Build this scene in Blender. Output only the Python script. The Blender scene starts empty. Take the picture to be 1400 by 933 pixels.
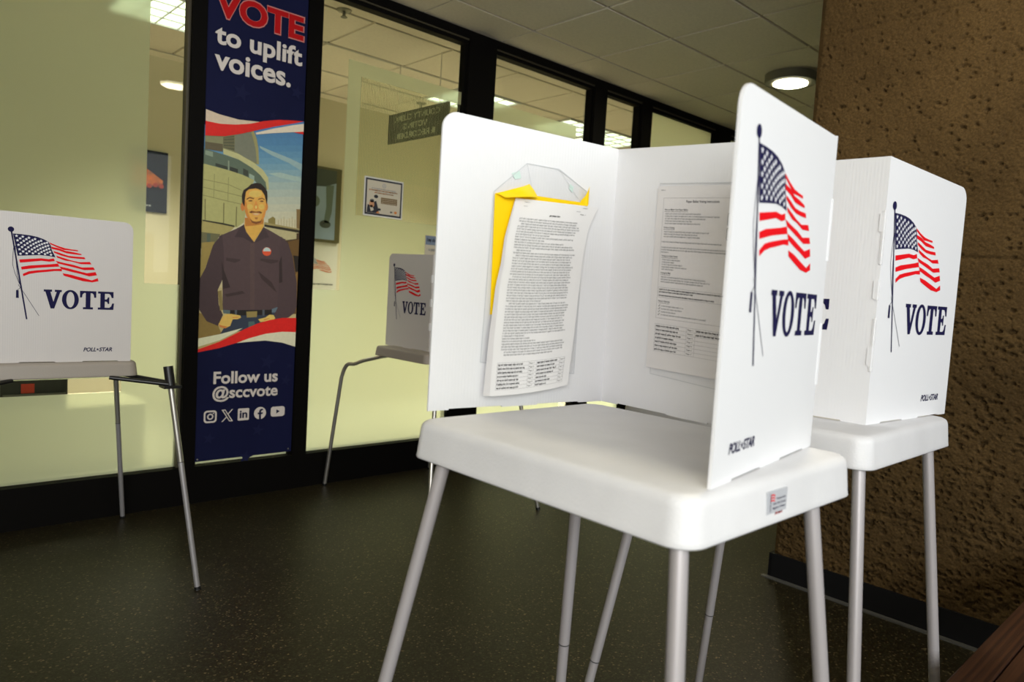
import bpy, bmesh, math, random
import numpy as np
from mathutils import Vector, Matrix
from mathutils.geometry import tessellate_polygon

SC = bpy.context.scene
COL = SC.collection
random.seed(7)
RNG = np.random.default_rng(11)

# ---------------------------------------------------------------- camera
cam = bpy.data.cameras.new('camera')
cam.sensor_width = 36.0
cam.lens = 25.2
cam.clip_start = 0.02
cam.dof.use_dof = True
cam.dof.focus_distance = 2.0
cam.dof.aperture_fstop = 4.5
cam_o = bpy.data.objects.new('camera', cam)
COL.objects.link(cam_o)
CAMROT = ((0.731051, -0.679658, 0.060243), (-0.003464, -0.091987, -0.995754), (0.682314, 0.727738, -0.069601))
RIGHT, DOWN, FWD = CAMROT
cam_o.matrix_world = Matrix(((RIGHT[0], -DOWN[0], -FWD[0], 0.0), (RIGHT[1], -DOWN[1], -FWD[1], 0.0),
                             (RIGHT[2], -DOWN[2], -FWD[2], 1.15), (0, 0, 0, 1)))
SC.camera = cam_o

# ---------------------------------------------------------------- view, world, daylight
SC.view_settings.view_transform = 'Standard'
SC.view_settings.look = 'None'
SC.view_settings.exposure = 0.0
SC.view_settings.gamma = 1.0
SC.view_settings.use_curve_mapping = False
SC.cycles.use_denoising = True
SC.cycles.max_bounces = 10
SC.cycles.transparent_max_bounces = 16
SC.cycles.caustics_reflective = False
SC.cycles.caustics_refractive = False
SC.cycles.sample_clamp_indirect = 4.0

world = bpy.data.worlds.new('sky')
SC.world = world
world.use_nodes = True
world.node_tree.nodes['Background'].inputs[0].default_value = (0.62, 0.72, 0.9, 1)
world.node_tree.nodes['Background'].inputs[1].default_value = 0.6


def area(name, loc, target, sx, sy, power, color, spread=180):
    l = bpy.data.lights.new(name, 'AREA')
    l.shape = 'RECTANGLE'
    l.size, l.size_y = sx, sy
    l.energy = power
    l.color = color
    l.spread = math.radians(spread)
    o = bpy.data.objects.new(name, l)
    COL.objects.link(o)
    o.location = loc
    d = Vector(target) - Vector(loc)
    o.rotation_euler = d.to_track_quat('-Z', 'Y').to_euler()
    return o


# daylight coming through the big lobby windows behind the camera
area('daylight_front', (1.9, -1.98, 1.82), (1.9, 0, 1.82), 3.4, 1.4, 50, (0.93, 0.96, 1.0))
area('daylight_corner', (-1.75, -1.98, 1.82), (-1.2, 0, 1.78), 2.8, 1.5, 158, (0.97, 0.975, 1.0))


# ---------------------------------------------------------------- materials
def lin(c):
    return tuple(((v / 255) / 12.92 if v / 255 <= .04045 else ((v / 255 + .055) / 1.055) ** 2.4) for v in c)


def nt(m):
    m.use_nodes = True
    t = m.node_tree
    return t, t.nodes['Principled BSDF']


MATS = {}


def mat(name, col, rough=.5, metal=0.0, spec=.5, noise=None, bump=None, emit=None):
    """noise=(scale, amount) varies the colour; bump=(scale, strength) adds fine grain"""
    if name in MATS:
        return MATS[name]
    m = bpy.data.materials.new(name)
    t, b = nt(m)
    c = lin(col) if not isinstance(col, tuple) or max(col) > 1.0 else col
    b.inputs['Base Color'].default_value = (*c, 1)
    b.inputs['Roughness'].default_value = rough
    b.inputs['Metallic'].default_value = metal
    b.inputs['Specular IOR Level'].default_value = spec
    tc = t.nodes.new('ShaderNodeTexCoord')
    if noise:
        n = t.nodes.new('ShaderNodeTexNoise')
        n.inputs['Scale'].default_value = noise[0]
        n.inputs['Detail'].default_value = 6
        t.links.new(tc.outputs['Object'], n.inputs['Vector'])
        r = t.nodes.new('ShaderNodeMapRange')
        r.inputs['From Min'].default_value = .3
        r.inputs['From Max'].default_value = .7
        r.inputs['To Min'].default_value = 1 - noise[1]
        r.inputs['To Max'].default_value = 1 + noise[1]
        t.links.new(n.outputs['Fac'], r.inputs['Value'])
        mx = t.nodes.new('ShaderNodeVectorMath')
        mx.operation = 'SCALE'
        mx.inputs[0].default_value = c
        t.links.new(r.outputs[0], mx.inputs['Scale'])
        t.links.new(mx.outputs[0], b.inputs['Base Color'])
    if bump:
        n = t.nodes.new('ShaderNodeTexNoise')
        n.inputs['Scale'].default_value = bump[0]
        n.inputs['Detail'].default_value = 4
        t.links.new(tc.outputs['Object'], n.inputs['Vector'])
        bp = t.nodes.new('ShaderNodeBump')
        bp.inputs['Strength'].default_value = bump[1]
        bp.inputs['Distance'].default_value = .004
        t.links.new(n.outputs['Fac'], bp.inputs['Height'])
        t.links.new(bp.outputs[0], b.inputs['Normal'])
    if emit:
        b.inputs['Emission Color'].default_value = (*emit[0], 1)
        b.inputs['Emission Strength'].default_value = emit[1]
    MATS[name] = m
    return m


def glass_mat(name, tint, reflect=1.0, rough=0.0):
    m = bpy.data.materials.new(name)
    m.use_nodes = True
    t = m.node_tree
    t.nodes.clear()
    out = t.nodes.new('ShaderNodeOutputMaterial')
    tr = t.nodes.new('ShaderNodeBsdfTransparent')
    tr.inputs[0].default_value = (*tint, 1)
    gl = t.nodes.new('ShaderNodeBsdfGlossy')
    gl.inputs['Roughness'].default_value = rough
    fr = t.nodes.new('ShaderNodeFresnel')
    fr.inputs['IOR'].default_value = 1.45
    mu = t.nodes.new('ShaderNodeMath')
    mu.operation = 'MULTIPLY'
    mu.inputs[1].default_value = reflect
    mix = t.nodes.new('ShaderNodeMixShader')
    t.links.new(fr.outputs[0], mu.inputs[0])
    t.links.new(mu.outputs[0], mix.inputs[0])
    t.links.new(tr.outputs[0], mix.inputs[1])
    t.links.new(gl.outputs[0], mix.inputs[2])
    t.links.new(mix.outputs[0], out.inputs[0])
    MATS[name] = m
    return m


def film_mat(name, col, see, clear):
    """frosted film: light scatters through it, part of the view behind shows blurred"""
    m = bpy.data.materials.new(name)
    m.use_nodes = True
    t = m.node_tree
    t.nodes.clear()
    out = t.nodes.new('ShaderNodeOutputMaterial')
    tl = t.nodes.new('ShaderNodeBsdfTranslucent')
    tl.inputs[0].default_value = (*col, 1)
    df = t.nodes.new('ShaderNodeBsdfDiffuse')
    df.inputs[0].default_value = (*col, 1)
    rf = t.nodes.new('ShaderNodeBsdfRefraction')
    rf.inputs[0].default_value = (*col, 1)
    rf.inputs['IOR'].default_value = 1.02
    rf.inputs['Roughness'].default_value = .85
    tr = t.nodes.new('ShaderNodeBsdfTransparent')
    tr.inputs[0].default_value = (*col, 1)
    a = t.nodes.new('ShaderNodeMixShader')
    a.inputs[0].default_value = .10
    t.links.new(tl.outputs[0], a.inputs[1])
    t.links.new(df.outputs[0], a.inputs[2])
    c = t.nodes.new('ShaderNodeMixShader')
    c.inputs[0].default_value = clear
    t.links.new(rf.outputs[0], c.inputs[1])
    t.links.new(tr.outputs[0], c.inputs[2])
    b = t.nodes.new('ShaderNodeMixShader')
    b.inputs[0].default_value = see
    t.links.new(a.outputs[0], b.inputs[1])
    t.links.new(c.outputs[0], b.inputs[2])
    t.links.new(b.outputs[0], out.inputs[0])
    MATS[name] = m
    return m


def terrazzo():
    m = bpy.data.materials.new('terrazzo')
    t, b = nt(m)
    tc = t.nodes.new('ShaderNodeTexCoord')
    v = t.nodes.new('ShaderNodeTexVoronoi')
    v.inputs['Scale'].default_value = 175
    t.links.new(tc.outputs['Object'], v.inputs['Vector'])
    sep = t.nodes.new('ShaderNodeSeparateColor')
    t.links.new(v.outputs['Color'], sep.inputs[0])
    r = t.nodes.new('ShaderNodeValToRGB')
    e = r.color_ramp.elements
    e[0].position, e[0].color = 0, (.0145, .0104, .0046, 1)
    e[1].position, e[1].color = 1, (.20, .15, .08, 1)
    for p, c in ((.45, (.0205, .0149, .0064, 1)), (.90, (.036, .034, .018, 1)), (.955, (.07, .058, .030, 1))):
        q = e.new(p)
        q.color = c
    t.links.new(sep.outputs[0], r.inputs[0])
    n = t.nodes.new('ShaderNodeTexNoise')
    n.inputs['Scale'].default_value = 2.2
    t.links.new(tc.outputs['Object'], n.inputs['Vector'])
    mr = t.nodes.new('ShaderNodeMapRange')
    mr.inputs['To Min'].default_value = .58
    mr.inputs['To Max'].default_value = .98
    t.links.new(n.outputs['Fac'], mr.inputs['Value'])
    mx = t.nodes.new('ShaderNodeVectorMath')
    mx.operation = 'SCALE'
    t.links.new(r.outputs[0], mx.inputs[0])
    t.links.new(mr.outputs[0], mx.inputs['Scale'])
    t.links.new(mx.outputs[0], b.inputs['Base Color'])
    b.inputs['Roughness'].default_value = .42
    b.inputs['Specular IOR Level'].default_value = .22
    return m


def concrete():
    m = bpy.data.materials.new('exposed_aggregate_concrete')
    t, b = nt(m)
    tc = t.nodes.new('ShaderNodeTexCoord')
    n = t.nodes.new('ShaderNodeTexNoise')
    n.inputs['Scale'].default_value = 3.0
    n.inputs['Detail'].default_value = 8
    t.links.new(tc.outputs['Object'], n.inputs['Vector'])
    r = t.nodes.new('ShaderNodeValToRGB')
    e = r.color_ramp.elements
    e[0].position, e[0].color = .3, (.052, .031, .011, 1)
    e[1].position, e[1].color = .7, (.084, .051, .019, 1)
    t.links.new(n.outputs['Fac'], r.inputs[0])
    v = t.nodes.new('ShaderNodeTexVoronoi')
    v.inputs['Scale'].default_value = 190
    t.links.new(tc.outputs['Object'], v.inputs['Vector'])
    sep = t.nodes.new('ShaderNodeSeparateColor')
    t.links.new(v.outputs['Color'], sep.inputs[0])
    g = t.nodes.new('ShaderNodeMapRange')
    g.inputs['From Min'].default_value = .2
    g.inputs['From Max'].default_value = 1
    g.inputs['To Min'].default_value = .86
    g.inputs['To Max'].default_value = 1.2
    t.links.new(sep.outputs[0], g.inputs['Value'])
    mx = t.nodes.new('ShaderNodeVectorMath')
    mx.operation = 'SCALE'
    t.links.new(r.outputs[0], mx.inputs[0])
    t.links.new(g.outputs[0], mx.inputs['Scale'])
    t.links.new(mx.outputs[0], b.inputs['Base Color'])
    b.inputs['Roughness'].default_value = .9
    b.inputs['Specular IOR Level'].default_value = .15
    n2 = t.nodes.new('ShaderNodeTexNoise')
    n2.inputs['Scale'].default_value = 120
    t.links.new(tc.outputs['Object'], n2.inputs['Vector'])
    bp = t.nodes.new('ShaderNodeBump')
    bp.inputs['Strength'].default_value = .5
    bp.inputs['Distance'].default_value = .004
    t.links.new(n2.outputs['Fac'], bp.inputs['Height'])
    t.links.new(bp.outputs[0], b.inputs['Normal'])
    return m


def fluted(name, col):
    """white corrugated plastic sheet: fine vertical flutes as relief"""
    m = bpy.data.materials.new(name)
    t, b = nt(m)
    b.inputs['Base Color'].default_value = (*col, 1)
    b.inputs['Roughness'].default_value = .42
    tc = t.nodes.new('ShaderNodeTexCoord')
    sx = t.nodes.new('ShaderNodeSeparateXYZ')
    t.links.new(tc.outputs['Object'], sx.inputs[0])
    ad = t.nodes.new('ShaderNodeMath')
    ad.operation = 'ADD'
    t.links.new(sx.outputs[0], ad.inputs[0])
    t.links.new(sx.outputs[1], ad.inputs[1])
    mu = t.nodes.new('ShaderNodeMath')
    mu.operation = 'MULTIPLY'
    mu.inputs[1].default_value = 2 * math.pi / .0062
    t.links.new(ad.outputs[0], mu.inputs[0])
    si = t.nodes.new('ShaderNodeMath')
    si.operation = 'SINE'
    t.links.new(mu.outputs[0], si.inputs[0])
    bp = t.nodes.new('ShaderNodeBump')
    bp.inputs['Strength'].default_value = .065
    bp.inputs['Distance'].default_value = .0008
    t.links.new(si.outputs[0], bp.inputs['Height'])
    t.links.new(bp.outputs[0], b.inputs['Normal'])
    return m


def wood():
    m = bpy.data.materials.new('redwood')
    t, b = nt(m)
    tc = t.nodes.new('ShaderNodeTexCoord')
    mp = t.nodes.new('ShaderNodeMapping')
    mp.inputs['Scale'].default_value = (.8, 170, 60)
    t.links.new(tc.outputs['Object'], mp.inputs[0])
    n = t.nodes.new('ShaderNodeTexNoise')
    n.inputs['Scale'].default_value = 1.0
    n.inputs['Detail'].default_value = 5
    t.links.new(mp.outputs[0], n.inputs['Vector'])
    r = t.nodes.new('ShaderNodeValToRGB')
    e = r.color_ramp.elements
    e[0].position, e[0].color = .35, (.024, .007, .002, 1)
    e[1].position, e[1].color = .68, (.060, .020, .006, 1)
    t.links.new(n.outputs['Fac'], r.inputs[0])
    t.links.new(r.outputs[0], b.inputs['Base Color'])
    b.inputs['Roughness'].default_value = .5
    return m


M_FLUTE = fluted('corrugated_plastic', (.80, .80, .815))
M_FLUTE_DIM = fluted('dimmed_corrugated_plastic', (.60, .57, .56))  # same sheet, darker: weaker light on the low booths put into the colour
M_TABLE = mat('moulded_white_plastic', (.715, .71, .72), .45, noise=(9, .05), bump=(260, .12))
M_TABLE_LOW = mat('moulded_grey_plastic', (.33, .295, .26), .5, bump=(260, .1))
M_LEG = mat('satin_grey_leg_paint', (.43, .40, .405), .42, .3)
M_LEG2 = mat('lower_leg_steel', (.40, .385, .40), .35, .5)
M_STEEL = mat('bent_steel_tube', (.55, .53, .49), .3, .85)
M_RING = mat('dark_joint', (.06, .06, .06), .4)
M_BLACK = mat('black_plastic', (.008, .008, .008), .35)
M_FRAME = mat('bronze_black_frame', (.004, .0035, .003), .55, spec=.06)
M_FRAME2 = mat('olive_frame_stop', (.060, .050, .030), .4)
M_NAVY = mat('navy_ink', (.011, .010, .055), .6, spec=.1)
M_RED = mat('red_ink', (.74, .004, .010), .6, spec=.1)
M_STAR = mat('white_ink', (.78, .78, .8), .5)
M_PAPER = mat('white_paper', (.80, .79, .79), .7)
M_PAPER2 = mat('offwhite_paper', (.76, .74, .735), .7)
M_INK = mat('grey_print_ink', (.40, .40, .41), .7)
M_INK2 = mat('black_print_ink', (.10, .10, .105), .7)
M_YELLOW = mat('yellow_card', (.97, .65, .002), .6, spec=.2)
M_CLEAR = glass_mat('clear_vinyl', (.985, .985, .985), .3, .1)
M_VEDGE = mat('vinyl_edge', (.62, .64, .66), .25)
M_GREENTAPE = mat('pale_green_tape', (.62, .78, .72), .4)
M_GLASS = glass_mat('window_glass', (.93, .95, .89), .3)
M_FILM = film_mat('frosted_film', (.86, .93, .75), .25, 0.0)
M_FILM2 = film_mat('striped_film', (.80, .87, .64), .70, .8)
M_WALLIN = mat('cream_paint', (.64, .57, .40), .8)
M_CEIL = mat('ceiling_tile_fibre', (.74, .67, .55), .95, noise=(60, .05), bump=(180, .3))
M_GRID = mat('ceiling_grid', (.05, .045, .034), .9, spec=.05)
M_WHITE = mat('white_paint', (.7, .7, .68), .6)
M_RUBBER = mat('black_rubber', (.006, .006, .007), .6, spec=.2)
M_STRIP = mat('grey_metal_strip', (.09, .09, .085), .45)
M_FLOOR = terrazzo()
M_CONC = concrete()
M_WOOD = wood()
M_TEXTW = mat('banner_white_ink', (.76, .69, .64), .6)
M_REDB = mat('banner_red_ink', (.50, .008, .010), .65, spec=.12)
M_PINK = mat('banner_pink_outline', (.62, .22, .20), .6)
M_NAVYB = mat('banner_navy', (.008, .010, .046), .65, spec=.12, noise=(4, .08))
M_FAINT = mat('banner_faint_star', (.012, .0145, .056), .65, spec=.12)


# ---------------------------------------------------------------- mesh helpers
class MB:
    def __init__(self):
        self.v, self.f, self.m, self.mats = [], [], [], []
        self.smooth = []

    def mi(self, m):
        if m not in self.mats:
            self.mats.append(m)
        return self.mats.index(m)

    def add(self, vs, fs, m, smooth=False):
        o = len(self.v)
        k = self.mi(m)
        self.v += [tuple(p) for p in vs]
        for f in fs:
            self.f.append(tuple(i + o for i in f))
            self.m.append(k)
            self.smooth.append(smooth)

    def box(self, a, b, m):
        (x0, y0, z0), (x1, y1, z1) = a, b
        vs = [(x, y, z) for x in (x0, x1) for y in (y0, y1) for z in (z0, z1)]
        self.add(vs, [(0, 1, 3, 2), (4, 6, 7, 5), (0, 4, 5, 1), (2, 3, 7, 6), (0, 2, 6, 4), (1, 5, 7, 3)], m)

    def tube(self, pts, r, m, n=16, caps=True):
        pts = [Vector(p) for p in pts]
        rs = r if isinstance(r, (list, tuple)) else [r] * len(pts)
        vs, fs = [], []
        up = None
        for i, p in enumerate(pts):
            d = (pts[min(i + 1, len(pts) - 1)] - pts[max(i - 1, 0)]).normalized()
            if up is None:
                up = d.orthogonal().normalized()
            up = (up - d * up.dot(d)).normalized()
            w = d.cross(up)
            for k in range(n):
                a = 2 * math.pi * k / n
                vs.append(p + (up * math.cos(a) + w * math.sin(a)) * rs[i])
        for i in range(len(pts) - 1):
            for k in range(n):
                k2 = (k + 1) % n
                fs.append((i * n + k, i * n + k2, (i + 1) * n + k2, (i + 1) * n + k))
        self.add(vs, fs, m, True)
        if caps:
            self.add(vs[:n], [tuple(range(n))[::-1]], m)
            self.add(vs[-n:], [tuple(range(n))], m)

    def poly(self, pts3, m, pts2=None):
        """flat polygon, tessellated"""
        p2 = pts2 or [(p[0], p[2]) for p in pts3]
        tri = tessellate_polygon([[Vector((a, b, 0)) for a, b in p2]])
        self.add(pts3, [tuple(t) for t in tri], m)

    def prism(self, outline, frame, t, m):
        """outline [(u,v)] on frame (o,u,v,n) extruded by t along n (front at 0)"""
        o, U, V, N = frame
        a = [o + U * u + V * v for u, v in outline]
        b = [p + N * t for p in a]
        n = len(a)
        tri = tessellate_polygon([[Vector((u, v, 0)) for u, v in outline]])
        self.add(a + b, [tuple(x) for x in tri] + [tuple(i + n for i in x)[::-1] for x in tri] +
                 [(i, (i + 1) % n, (i + 1) % n + n, i + n) for i in range(n)], m)

    def grid(self, P, m, smooth=True):
        nu, nv = len(P), len(P[0])
        self.add([q for row in P for q in row],
                 [(i * nv + j, (i + 1) * nv + j, (i + 1) * nv + j + 1, i * nv + j + 1) for i in range(nu - 1) for j in range(nv - 1)], m, smooth)

    def build(self, name, parent=None, fix=True):
        me = bpy.data.meshes.new(name)
        me.from_pydata([tuple(p) for p in self.v], [], self.f)
        for m in self.mats:
            me.materials.append(m)
        me.polygons.foreach_set('material_index', self.m)
        me.polygons.foreach_set('use_smooth', self.smooth)
        if fix:
            bm = bmesh.new()
            bm.from_mesh(me)
            bmesh.ops.recalc_face_normals(bm, faces=bm.faces)
            bm.to_mesh(me)
            bm.free()
        me.update()
        return link(name, me, parent)


def link(name, me, parent=None):
    o = bpy.data.objects.new(name, me)
    COL.objects.link(o)
    if parent is not None:
        o.parent = parent
        o.matrix_parent_inverse = world_of(parent).inverted()
    return o


def world_of(o):
    m = o.matrix_basis.copy()
    if o.parent:
        m = world_of(o.parent) @ o.matrix_parent_inverse @ m
    return m


def tag(o, label, cat, group=None):
    o['label'] = label
    o['category'] = cat
    if group:
        o['group'] = group
    return o


def thing(name, label, cat, loc, group=None):
    o = bpy.data.objects.new(name, None)
    COL.objects.link(o)
    o.location = loc
    o.empty_display_size = .1
    return tag(o, label, cat, group)


def structure(name, loc=None, mb=None, label=None):
    if mb is None:
        o = bpy.data.objects.new(name, None)
        COL.objects.link(o)
        if loc:
            o.location = loc
    else:
        o = mb.build(name)
    o['kind'] = 'structure'
    if label:
        o['label'] = label
    return o


def frame(p, q):
    """vertical plane through p -> q (seen from outside left to right); N points outside"""
    p, q = Vector(p), Vector(q)
    U = (q - p)
    U.z = 0
    w = U.length
    U.normalize()
    V = Vector((0, 0, 1))
    return (p, U, V, U.cross(V)), w


def at(fr, u, v, d=0.0):
    o, U, V, N = fr
    return o + U * u + V * v + N * d


_TC = {}


def text_geo(s, bold=0.0, shear=0.0):
    k = (s, bold, shear)
    if k not in _TC:
        c = bpy.data.curves.new('txt', 'FONT')
        c.body = s
        c.size = 1.0
        c.offset = bold
        c.shear = shear
        c.resolution_u = 4
        o = bpy.data.objects.new('txt', c)
        COL.objects.link(o)
        bpy.context.view_layer.update()
        dg = bpy.context.evaluated_depsgraph_get()
        me = bpy.data.meshes.new_from_object(o.evaluated_get(dg))
        vs = [(v.co.x, v.co.y) for v in me.vertices]
        fs = [tuple(p.vertices) for p in me.polygons]
        bpy.data.objects.remove(o)
        bpy.data.meshes.remove(me)
        bpy.data.curves.remove(c)
        _TC[k] = (vs, fs)
    return _TC[k]


def text(mb, s, box, fn, m, bold=0.0, shear=0.0, mirror=False):
    """fit string into box (u0,v0,u1,v1); fn maps (u,v)->point"""
    vs, fs = text_geo(s, bold, shear)
    x0, x1 = min(v[0] for v in vs), max(v[0] for v in vs)
    y0, y1 = min(v[1] for v in vs), max(v[1] for v in vs)
    u0, v0, u1, v1 = box
    pts = []
    for x, y in vs:
        a = (x - x0) / (x1 - x0)
        if mirror:
            a = 1 - a
        pts.append(fn(u0 + (u1 - u0) * a, v0 + (v1 - v0) * (y - y0) / (y1 - y0)))
    mb.add(pts, fs, m)


def greek(mb, u0, u1, v, h, fn, m, rng, bold=1.0):
    """a line of small unreadable print: letter-like strokes grouped into words"""
    u = u0
    while u < u1 - h:
        n = rng.randint(2, 9)
        for _ in range(n):
            w = h * rng.uniform(.38, .62)
            if u + w > u1:
                break
            k = rng.randint(0, 5)
            hh = h * (1.45 if k == 0 else 1.0)
            lo = -h * .4 if k == 1 else 0
            s = h * .17 * bold
            rects = [(0, lo, s, hh)]
            if k != 0:
                rects.append((w * .8 - s, 0, w * .8, h))
            if k in (2, 3, 4, 1):
                rects.append((0, h - s, w * .8, h))
            if k in (3, 5, 1):
                rects.append((0, 0, w * .8, s))
            for a, b, c, d in rects:
                mb.add([fn(u + a, v + b), fn(u + c, v + b), fn(u + c, v + d), fn(u + a, v + d)], [(0, 1, 2, 3)], m)
            u += w
        u += h * .5


def rule(mb, a, b, w, fn, m, n=1):
    (x0, y0), (x1, y1) = a, b
    l = math.hypot(x1 - x0, y1 - y0)
    dx, dy = -(y1 - y0) / l * w / 2, (x1 - x0) / l * w / 2
    for i in range(n):
        s, e = i / n, (i + 1) / n
        p, q = (x0 + (x1 - x0) * s, y0 + (y1 - y0) * s), (x0 + (x1 - x0) * e, y0 + (y1 - y0) * e)
        mb.add([fn(p[0] - dx, p[1] - dy), fn(q[0] - dx, q[1] - dy), fn(q[0] + dx, q[1] + dy), fn(p[0] + dx, p[1] + dy)], [(0, 1, 2, 3)], m)


def disc(cx, cy, rx, ry=None, n=20, a0=0.0, a1=2 * math.pi):
    ry = ry or rx
    full = abs(a1 - a0 - 2 * math.pi) < 1e-6
    k = n if full else n + 1
    return [(cx + rx * math.cos(a0 + (a1 - a0) * i / n), cy + ry * math.sin(a0 + (a1 - a0) * i / n)) for i in range(k)]


def star(cx, cy, r, rot=math.pi / 2, q=.4):
    return [(cx + (r if i % 2 == 0 else r * q) * math.cos(rot + math.pi * i / 5), cy + (r if i % 2 == 0 else r * q) * math.sin(rot + math.pi * i / 5)) for i in range(10)]


def shape(mb, pts, fn, m):
    mb.poly([fn(u, v) for u, v in pts], m, pts)


def ring(mb, outer, inner, fn, m):
    n = len(outer)
    mb.add([fn(*p) for p in outer + inner], [(i, (i + 1) % n, (i + 1) % n + n, i + n) for i in range(n)], m)


def rrect(x0, y0, x1, y1, r, n=5):
    o = []
    for cx, cy, a in ((x1 - r, y1 - r, 0), (x0 + r, y1 - r, 90), (x0 + r, y0 + r, 180), (x1 - r, y0 + r, 270)):
        for i in range(n + 1):
            t = math.radians(a + 90 * i / n)
            o.append((cx + r * math.cos(t), cy + r * math.sin(t)))
    return o


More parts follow.
